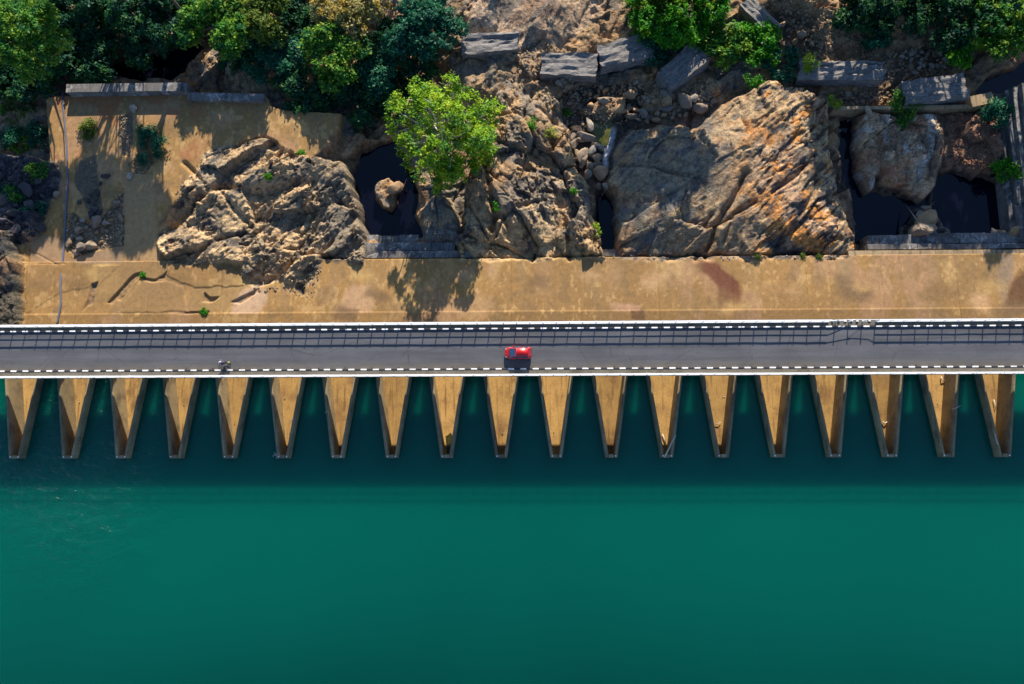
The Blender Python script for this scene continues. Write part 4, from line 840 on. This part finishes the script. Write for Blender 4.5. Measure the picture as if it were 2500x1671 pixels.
shrub(362, 350, 40, 2.4, 'teal', 'oval dark green shrub alone on the concrete platform', 1.4, 2.4, .36, ZF)
shrub(212, 322, 32, 1.0, 'olive', 'low grassy shrub on the platform right of the hose', 1.0, 1.0, .3, ZF)
shrub(2208, 262, 42, 3.6, 'mid', 'dark green shrub growing over the middle of the channel wall', 1.2, 1.9, .4)
shrub(2425, 272, 42, 3.2, 'teal', 'dark green shrub against the top of the ribbed wall', 1.1, 1.8, .4)
shrub(2450, 420, 36, 3.4, 'grass', 'green shrub at the foot of the ribbed wall above the round pool', .8, 1.6, .4)
shrub(1300, 305, 18, .9, 'grass', 'scruffy small plant on the cracked tan outcrop, nearest the lone tree', .9, .8, .28)
shrub(1385, 275, 16, .8, 'grass', 'small green plant at the right rim of the cracked tan outcrop', .8, .8, .28)
shrub(1340, 325, 22, .6, 'lime', 'dry yellow tuft in the middle of the cracked tan outcrop', .7, .5, .26)
shrub(1210, 505, 12, .8, 'grass', 'small green plant in the crack of the tan outcrop', 1.4, .9, .26)
shrub(1452, 562, 18, .9, 'bright', 'bright small bush above the narrow crevice pool', 1.2, 1.1, .28)
shrub(1400, 470, 9, .6, 'grass', 'tiny green plant beside the wedged crevice stones', 1.4, .8, .24)
shrub(497, 762, 8, .5, 'grass', 'tiny bright plant in the platform crack near the railing', 1, .8, .24, ZF)
shrub(350, 675, 7, .4, 'grass', 'tiny plant in the broken slab joint left of the railing plant', 1, .8, .24, ZF)
shrub(735, 373, 9, .4, 'grass', 'small grass tuft at the lower edge of the platform slab', .8, .8, .26, ZF)
shrub(655, 430, 9, .4, 'grass', 'small grass tuft on top of the craggy left outcrop', .8, .8, .26)
for i, (a, b, c, l) in enumerate(((60, 345, 40, 'patch of plants at the top of the dark rubble bank'), (100, 330, 34, 'plants between the rubble bank and the hose'), (95, 420, 26, 'plants on the right rim of the dark rubble bank'), (50, 465, 38, 'broad green plants across the middle of the dark rubble bank'), (15, 480, 30, 'green plants at the left edge of the picture on the rubble bank'), (85, 510, 24, 'small plants low on the dark rubble bank'), (40, 270, 45, 'shaded green undergrowth below the corner trees'), (25, 330, 30, 'dim green plants at the left edge above the rubble bank'))):
    shrub(a, b, c*1.15, 1.3, ('mid', 'teal')[i % 2], l, .8, .9, .38, -9)
for i in range(9):
    a = (1765, 1795, 1882, 1905, 1925, 1770, 1848, 1960, 2000)[i]; shrub(a, 627, 7, .35, 'olive', 'tiny grass tuft along the apron edge below the biggest outcrop', .8, .6, .22)
# trees beyond the frame that shade the valley
HG = 'trees beyond the top of the picture'
SHADE = [(-110, -40, 90, 6.0), (200, -110, 100, 8.5), (330, -110, 85, 9.0), (260, -230, 110, 10.5), (640, -190, 110, -2.0), (960, -170, 90, -3.5),
         (1590, -120, 120, 7.5), (1730, -130, 110, 8.5), (1660, -230, 130, 9.5), (2170, -120, 130, 7.0), (2330, -130, 130, 8.0), (2480, -110, 130, 8.0), (2620, -60, 130, 8.0), (2240, -240, 140, 9.0), (2420, -240, 140, 9.0), (1990, -190, 100, 1.0)]
for i, (a, b, c, z) in enumerate(SHADE):
    tree(a, b, c, z, 'dark', 'tall tree just beyond the top edge shading the valley', 'tree', HG, 1, None, 12, .55, .7)

# ------------------------------------------------------------------ hose, driftwood, debris
def polyline_thing(name, pts, rad, mat, label, cat, group=None, k=6):
    bm = bmesh.new(); c = Vector(pts[0]); add_tube(bm, [Vector(p)-c for p in pts], rad, k)
    o = link(name, bm_mesh(name, bm, True), mat); o.location = c; return tag(o, label, cat, group)
hp = []
for a, b in ((152, 225), (154, 260), (158, 300), (162, 340), (165, 400), (166, 450), (162, 500), (160, 540), (158, 590), (154, 640), (155, 700), (157, 745), (151, 788), (148, 800)):
    p = at(a, b, ZF); z = hz(p.x, p.y); hp.append((p.x, p.y, max(z, ZF-.2)+.16))
polyline_thing('hose', hp, .15, M['pipe'], 'long blue-grey hose running across the concrete platform to the bridge', 'hose')
def drift(pts, rads, label, group='driftwood on the weir cells'):
    return polyline_thing('driftwood', [at(a, b, z) for a, b, z in pts], rads, M['drift'], label, 'driftwood', group, 5)
drift([(1622, 1117, -5.2), (1632, 1098, -5.25), (1638, 1085, -5.3), (1643, 1075, -5.3), (1650, 1063, -5.25)], [.13, .12, .11, .1, .07], 'long bleached log lying across the tip of the thirteenth cell')
drift([(1617, 1060, -8.6), (1623, 1075, -8.6), (1626, 1090, -8.6)], [.08, .08, .05], 'forked orange stick on the floor of the thirteenth cell')
drift([(2326, 999, -5.2), (2335, 996, -5.1), (2345, 991, -5.0)], [.08, .07, .04], 'pale branch sticking out over the right wall of the eighteenth cell')
drift([(2428, 1058, -5.3), (2432, 1075, -5.3), (2437, 1087, -5.3)], [.09, .09, .06], 'white stick along the left wall of the last cell')
drift([(2426, 976, -8.6), (2430, 990, -8.55), (2431, 1000, -8.6)], [.07, .06, .05], 'thin curved stick on the floor of the last cell')
drift([(2155, 1030, -8.6), (2161, 1034, -8.5), (2168, 1029, -8.6)], [.09, .09, .07], 'short bowed branch on the floor of the seventeenth cell')
drift([(1747, 1036, -8.6), (1755, 1034, -8.5), (1760, 1031, -8.6)], [.06, .06, .04], 'short twig on the floor of the fourteenth cell')
drift([(2298, 920, -8.6), (2300, 928, -8.5), (2306, 930, -8.6)], [.1, .09, .07], 'dark bent branch near the bridge in the eighteenth cell')
drift([(794, 1008, -5.3), (800, 1003, -5.2), (803, 1010, -5.3)], [.05, .05, .03], 'hooked twig on the left wall of the seventh cell')
drift([(707, 1030, -5.2), (712, 1027, -5.2), (719, 1022, -5.2)], [.05, .05, .03], 'thin twig on the right wall of the sixth cell')
for i in range(7):
    a, b = 668+random.uniform(0, 18), 1112+random.uniform(0, 8); l = 'pale twig tangled on the nose of the sixth cell'
    drift([(a, b, -5.35), (a+random.uniform(-6, 6), b+random.uniform(-8, 5), -5.3), (a+random.uniform(-10, 10), b+random.uniform(-10, 10), -5.5)], [.04, .035, .02], l)
def litter(k, u, v, size, mat, label):
    y = YB+.6+v*10; hw = half(y)-TH-.15; x = XC0+S*k+u*hw
    o = link('pebble', hull(random.randrange(12), mat)); o.scale = (size,)*3; o.location = (x, y, ZFL+.15*size); o.rotation_euler.z = random.uniform(0, 6)
    tag(o, label, 'pebble', 'pebbles and litter on the weir floors')
for k in range(NC):
    for i in range(random.randint(3, 6)): litter(k, random.uniform(-.9, .9), random.random()**1.4, random.uniform(.12, .3), random.choice(['pale_stone', 'pale_stone', 'dark_stone']), f'small pebble on the floor of the {ordn[k]} weir cell')
# algae puddle and floor crack
pc = XC0+S*8; bm = bmesh.new(); bm.faces.new([bm.verts.new(p) for p in ((pc-.25, YB+.52, ZFL+.01), (pc+.25, YB+.52, ZFL+.01), (pc+.62, YB+3.2, ZFL+.01), (pc+.3, YB+3.9, ZFL+.01), (pc-.2, YB+3.5, ZFL+.01), (pc-.55, YB+3.3, ZFL+.01))])
tag(link('algae_puddle', bm_mesh('algae_puddle', bm), plain('algae_puddle', (.045, .04, .006), .25, var=.5, vs_=4)), 'dark algae puddle in the tip of the ninth weir cell', 'puddle')
# ------------------------------------------------------------------ red hatchback
M['red'] = None
def carpaint():
    m, n, b, o = new_mat('red_car_paint'); b.inputs['Base Color'].default_value = (.46, .002, .003, 1); b.inputs['Roughness'].default_value = .4
    b.inputs['Coat Weight'].default_value = .4; b.inputs['Coat Roughness'].default_value = .06; return m
M['red'] = carpaint()
M['glass'] = plain('dark_car_glass', (.03, .06, .12), .06, spec=.9)
M['black'] = plain('black_plastic', (.02, .02, .022), .5); M['tyre'] = plain('tyre_rubber', (.02, .02, .02), .85); M['rim'] = plain('alloy_rim', (.5, .5, .52), .3, .9)
M['lamp'] = plain('clear_headlamp', (.75, .78, .8), .1); M['tail'] = plain('red_taillamp', (.45, .01, .01), .2); M['chrome'] = plain('chrome', (.7, .7, .7), .15, 1)
def loft(rings, closed_ends=True):
    bm = bmesh.new(); R = [[bm.verts.new(p) for p in r] for r in rings]; k = len(rings[0])
    for a, b in zip(R, R[1:]):
        for j in range(k): bm.faces.new((a[j], a[(j+1) % k], b[(j+1) % k], b[j]))
    if closed_ends: bm.faces.new(R[0][::-1]); bm.faces.new(R[-1])
    bmesh.ops.recalc_face_normals(bm, faces=bm.faces); return bm
cp = at(1265, 862, .8); car = empty('car', (cp.x, cp.y, 0), math.pi); tag(car, 'red hatchback car driving along the bridge', 'car')
# local +x is the front
def ring(x, hw, zb, zs, zt, crown):               # lower body cross-section
    return [(x, -hw*.86, zb), (x, -hw, zb+.18), (x, -hw*1.0, zs), (x, -hw*.93, zt), (x, -hw*.5, zt+crown), (x, hw*.5, zt+crown), (x, hw*.93, zt), (x, hw*1.0, zs), (x, hw, zb+.18), (x, hw*.86, zb)]
body = loft([ring(-1.93, .66, .36, .62, .80, .0), ring(-1.88, .76, .26, .66, .90, .01), ring(-1.6, .84, .2, .70, .94, .01), ring(-.9, .86, .18, .68, .95, .01), ring(0, .86, .18, .66, .95, .01), ring(.75, .86, .18, .66, .94, .02),
              ring(1.15, .85, .2, .64, .90, .03), ring(1.5, .81, .22, .60, .81, .035), ring(1.74, .71, .26, .56, .72, .03), ring(1.88, .54, .32, .54, .64, .02), ring(1.96, .32, .38, .52, .58, .01)])
bevel_me = bm_mesh('body', body, True); link('body', bevel_me, M['red'], car)
def gr(x, hw, z): return [(x, -hw, z), (x, hw, z)]
cab = loft([[(-1.80, -.70, .92), (-1.80, .70, .92), (-1.74, .66, 1.10), (-1.74, -.66, 1.10)], [(-1.55, -.75, .93), (-1.55, .75, .93), (-1.48, .60, 1.46), (-1.48, -.60, 1.46)], [(-.6, -.77, .93), (-.6, .77, .93), (-.6, .61, 1.53), (-.6, -.61, 1.53)],
            [(.15, -.77, .93), (.15, .77, .93), (.12, .60, 1.50), (.12, -.60, 1.50)], [(1.10, -.74, .92), (1.10, .74, .92), (.36, .57, 1.45), (.36, -.57, 1.45)], [(1.27, -.70, .89), (1.27, .70, .89), (1.24, .68, .92), (1.24, -.68, .92)]])
bmesh.ops.bevel(cab, geom=[e for e in cab.edges if e.calc_length() > .3 and min(v.co.z for v in e.verts) > 1.2], offset=.05, segments=2, affect='EDGES')
link('roof', bm_mesh('roof', cab, True), M['red'], car)
def pane(name, pts, mat):
    bm = bmesh.new(); vs_ = [bm.verts.new(p) for p in pts]; bm.faces.new(vs_); bmesh.ops.recalc_face_normals(bm, faces=bm.faces); bmesh.ops.solidify(bm, geom=bm.faces[:], thickness=.02); return link(name, bm_mesh(name, bm), mat, car)
pane('windscreen', [(1.22, -.65, .955), (1.22, .65, .955), (.38, .54, 1.475), (.38, -.54, 1.475)], M['glass'])
pane('rear_window', [(-1.80, -.58, 1.06), (-1.80, .58, 1.06), (-1.55, .52, 1.46), (-1.55, -.52, 1.46)], M['glass'])
for s in (-1, 1):
    pane('side_window', [(.80, s*.765, .98), (-.25, s*.785, .98), (-.25, s*.64, 1.44), (.36, s*.60, 1.40)], M['glass'])
    pane('side_window', [(-.33, s*.785, .98), (-1.42, s*.775, .98), (-1.36, s*.645, 1.40), (-.33, s*.645, 1.44)], M['glass'])
    bm = bmesh.new(); bmesh.ops.create_icosphere(bm, subdivisions=2, radius=.11); bmesh.ops.scale(bm, vec=(.8, 1.3, .8), verts=bm.verts); o = link('mirror', bm_mesh('mirror', bm, True), M['red'], car); o.location = (.72, s*.95, 1.0)
    bm = bmesh.new(); bmesh.ops.create_icosphere(bm, subdivisions=2, radius=.11); bmesh.ops.scale(bm, vec=(1.4, .7, .5), verts=bm.verts); o = link('headlight', bm_mesh('headlight', bm, True), M['lamp'], car); o.location = (1.72, s*.58, .68)
    o = link('taillight', box_mesh('taillight', -.05, .05, -.09, .09, -.22, .2, .03), M['tail'], car); o.location = (-1.84, s*.66, .92)
    for x in (-1.22, 1.22):
        w = empty('wheel', (x, s*.76, .31)); w.parent = car
        bm = bmesh.new(); bmesh.ops.create_cone(bm, cap_ends=True, segments=20, radius1=.31, radius2=.31, depth=.19, matrix=Matrix.Rotation(math.pi/2, 4, 'X')); bevel(bm, .03); link('tyre', bm_mesh('tyre', bm), M['tyre'], w)
        bm = bmesh.new(); bmesh.ops.create_cone(bm, cap_ends=True, segments=16, radius1=.19, radius2=.17, depth=.03, matrix=Matrix.Rotation(math.pi/2, 4, 'X')); o = link('rim', bm_mesh('rim', bm), M['rim'], w); o.location.y = s*.1
link('rear_spoiler', box_mesh('rear_spoiler', -1.68, -1.44, -.56, .56, 1.455, 1.50, .015), M['red'], car)
link('rear_bumper', box_mesh('rear_bumper', -1.99, -1.86, -.62, .62, .34, .52, .03), M['black'], car)
link('front_grille', box_mesh('front_grille', 1.84, 1.95, -.42, .42, .36, .5, .02), M['black'], car)
link('wiper_cowl', box_mesh('wiper_cowl', 1.02, 1.14, -.62, .62, .925, .95, .008), M['black'], car).location.x = .2
# ------------------------------------------------------------------ motorcycle and rider
mp_ = at(546, 886, .6); mo = empty('motorcycle', (mp_.x, mp_.y, 0), math.pi); tag(mo, 'dark motorcycle with a yellow rear end riding near the kerb', 'motorcycle')
for x in (-.64, .64):
    w = empty('wheel', (x, 0, .31)); w.parent = mo; bm = bmesh.new(); n1, n2 = 20, 6; vs_ = []
    for i in range(n1):
        a = 2*math.pi*i/n1; vs_.append([bm.verts.new(((.26+.05*math.cos(b))*math.cos(a), .05*math.sin(b), (.26+.05*math.cos(b))*math.sin(a))) for b in [2*math.pi*j/n2 for j in range(n2)]])
    for i in range(n1):
        for j in range(n2): bm.faces.new((vs_[i][j], vs_[(i+1) % n1][j], vs_[(i+1) % n1][(j+1) % n2], vs_[i][(j+1) % n2]))
    bmesh.ops.recalc_face_normals(bm, faces=bm.faces); link('tyre', bm_mesh('tyre', bm, True), M['tyre'], w)
    bm = bmesh.new(); bmesh.ops.create_cone(bm, cap_ends=True, segments=10, radius1=.05, radius2=.05, depth=.14, matrix=Matrix.Rotation(math.pi/2, 4, 'X'))
    for i in range(6): a = i*math.pi/3; add_tube(bm, [(0, 0, 0), (.23*math.cos(a), 0, .23*math.sin(a))], .012, 4)
    link('rim', bm_mesh('rim', bm), M['rim'], w)
def mpart(name, bm, mat): return link(name, bm_mesh(name, bm, True), mat, mo)
bm = bmesh.new(); add_tube(bm, [(.46, 0, .92), (.2, 0, .82), (-.1, 0, .62), (-.6, 0, .66)], .045, 6); add_tube(bm, [(.2, 0, .8), (.15, 0, .35), (-.25, 0, .33), (-.15, 0, .6)], .035, 6); mpart('frame', bm, M['black'])
bm = bmesh.new(); bmesh.ops.create_icosphere(bm, subdivisions=2, radius=1); bmesh.ops.scale(bm, vec=(.30, .15, .14), verts=bm.verts); bmesh.ops.translate(bm, vec=(.2, 0, .83), verts=bm.verts); mpart('fuel_tank', bm, plain('dark_violet_paint', (.05, .03, .07), .25))
bm = bmesh.new(); add_box(bm, -.72, 0, -.13, .13, .72, .80); bevel(bm, .03); mpart('seat', bm, M['black'])
bm = bmesh.new(); add_box(bm, -.14, .2, -.14, .14, .28, .56); bevel(bm, .04); mpart('engine', bm, M['rim'])
for s in (-1, 1): bm = bmesh.new(); add_tube(bm, [(.64, s*.09, .31), (.5, s*.09, .7), (.42, s*.08, .98)], .025, 6); mpart('fork', bm, M['chrome'])
bm = bmesh.new(); add_tube(bm, [(.24, -.38, 1.02), (.38, -.16, 1.0), (.42, 0, .98), (.38, .16, 1.0), (.24, .38, 1.02)], .018, 6); mpart('handlebar', bm, M['chrome'])
bm = bmesh.new(); bmesh.ops.create_icosphere(bm, subdivisions=2, radius=.1); bmesh.ops.translate(bm, vec=(.55, 0, .9), verts=bm.verts); mpart('headlight', bm, M['lamp'])
bm = bmesh.new(); add_box(bm, -.98, -.68, -.13, .13, .70, .84); bevel(bm, .03); mpart('rear_carrier', bm, plain('yellow_paint', (.35, .29, .06), .5))
bm = bmesh.new(); add_tube(bm, [(.1, -.12, .3), (-.3, -.14, .28), (-.8, -.16, .36)], [.03, .04, .05], 7); mpart('exhaust', bm, M['chrome'])
# rider
per = empty('person', (mp_.x, mp_.y, 0), math.pi); tag(per, 'person in a grey shirt and pale helmet riding the motorcycle', 'person')
J = {'pel': (-.22, 0, .86), 'spi': (-.15, 0, 1.08), 'che': (-.04, 0, 1.30), 'nec': (.03, 0, 1.44), 'hd': (.07, 0, 1.55)}
for s, q in ((-1, 'r'), (1, 'l')):
    J.update({'sh'+q: (-.04, s*.19, 1.34), 'el'+q: (.10, s*.30, 1.12), 'wr'+q: (.25, s*.31, 1.04), 'ha'+q: (.30, s*.29, 1.03), 'hi'+q: (-.22, s*.11, .84), 'kn'+q: (.16, s*.22, .72), 'an'+q: (-.02, s*.20, .34), 'to'+q: (.14, s*.21, .28)})
RD = {'pel': .15, 'spi': .145, 'che': .165, 'nec': .065, 'hd': .085, 'sh': .085, 'el': .05, 'wr': .035, 'ha': .04, 'hi': .10, 'kn': .07, 'an': .045, 'to': .04}
E_ = [('pel', 'spi'), ('spi', 'che'), ('che', 'nec'), ('nec', 'hd')]
for q in 'rl': E_ += [('che', 'sh'+q), ('sh'+q, 'el'+q), ('el'+q, 'wr'+q), ('wr'+q, 'ha'+q), ('pel', 'hi'+q), ('hi'+q, 'kn'+q), ('kn'+q, 'an'+q), ('an'+q, 'to'+q)]
names = list(J); hv = []; he = [(names.index(a), names.index(b)) for a, b in E_]; V_ = [J[n] for n in names]; RR = [RD[n[:2] if n not in RD else n] for n in names]
for q, s in (('r', -1), ('l', 1)):                # five fingers curled round each grip
    hx, hy, hz_ = J['ha'+q]
    for i in range(5):
        b0 = len(V_); off = (-.035+.0175*i) if i < 4 else -.045
        if i < 4: pts = [(hx+.02, hy+off*s, hz_+.02), (hx+.055, hy+off*s, hz_+.0), (hx+.05, hy+off*s, hz_-.035)]
        else: pts = [(hx-.0, hy-.04*s, hz_), (hx+.02, hy-.055*s, hz_-.02), (hx+.04, hy-.05*s, hz_-.03)]
        V_ += pts; RR += [.011, .010, .009]; he += [(names.index('ha'+q), b0), (b0, b0+1), (b0+1, b0+2)]
me = bpy.data.meshes.new('body'); me.from_pydata(V_, he, []); me.update()
def cloth():
    m, n, b, o = new_mat('rider_clothes'); p = N(n, 'ShaderNodeTexCoord').outputs['Object']; sx = N(n, 'ShaderNodeSeparateXYZ'); n.links.new(p, sx.inputs[0])
    mr = N(n, 'ShaderNodeMapRange'); mr.inputs[1].default_value = .75; mr.inputs[2].default_value = 1.5; n.links.new(sx.outputs[2], mr.inputs[0])
    r = N(n, 'ShaderNodeValToRGB'); r.color_ramp.interpolation = 'CONSTANT'; e = r.color_ramp.elements; e[0].color = (.02, .022, .035, 1); e[1].position = .22; e[1].color = (.085, .07, .12, 1); q = e.new(.9); q.color = (.18, .09, .055, 1)
    n.links.new(mr.outputs[0], r.inputs[0]); n.links.new(r.outputs[0], b.inputs['Base Color']); b.inputs['Roughness'].default_value = .85; return m
bo = link('body', me, cloth(), per)
sk = bo.modifiers.new('skin', 'SKIN'); sv = me.skin_vertices[0].data
for i, v in enumerate(sv): v.radius = (RR[i], RR[i])
sv[0].use_root = True; ss = bo.modifiers.new('sub', 'SUBSURF'); ss.levels = 1; ss.render_levels = 2; sk.use_smooth_shade = True
bm = bmesh.new(); bmesh.ops.create_icosphere(bm, subdivisions=3, radius=.145); bmesh.ops.scale(bm, vec=(1.15, .95, 1.05), verts=bm.verts); bmesh.ops.translate(bm, vec=(.09, 0, 1.62), verts=bm.verts); link('helmet', bm_mesh('helmet', bm, True), plain('pale_helmet', (.5, .5, .53), .2), per)
bm = bmesh.new(); bmesh.ops.create_icosphere(bm, subdivisions=2, radius=.12); bmesh.ops.scale(bm, vec=(.5, .85, .55), verts=bm.verts); bmesh.ops.translate(bm, vec=(.21, 0, 1.60), verts=bm.verts); link('visor', bm_mesh('visor', bm, True), M['glass'], per)
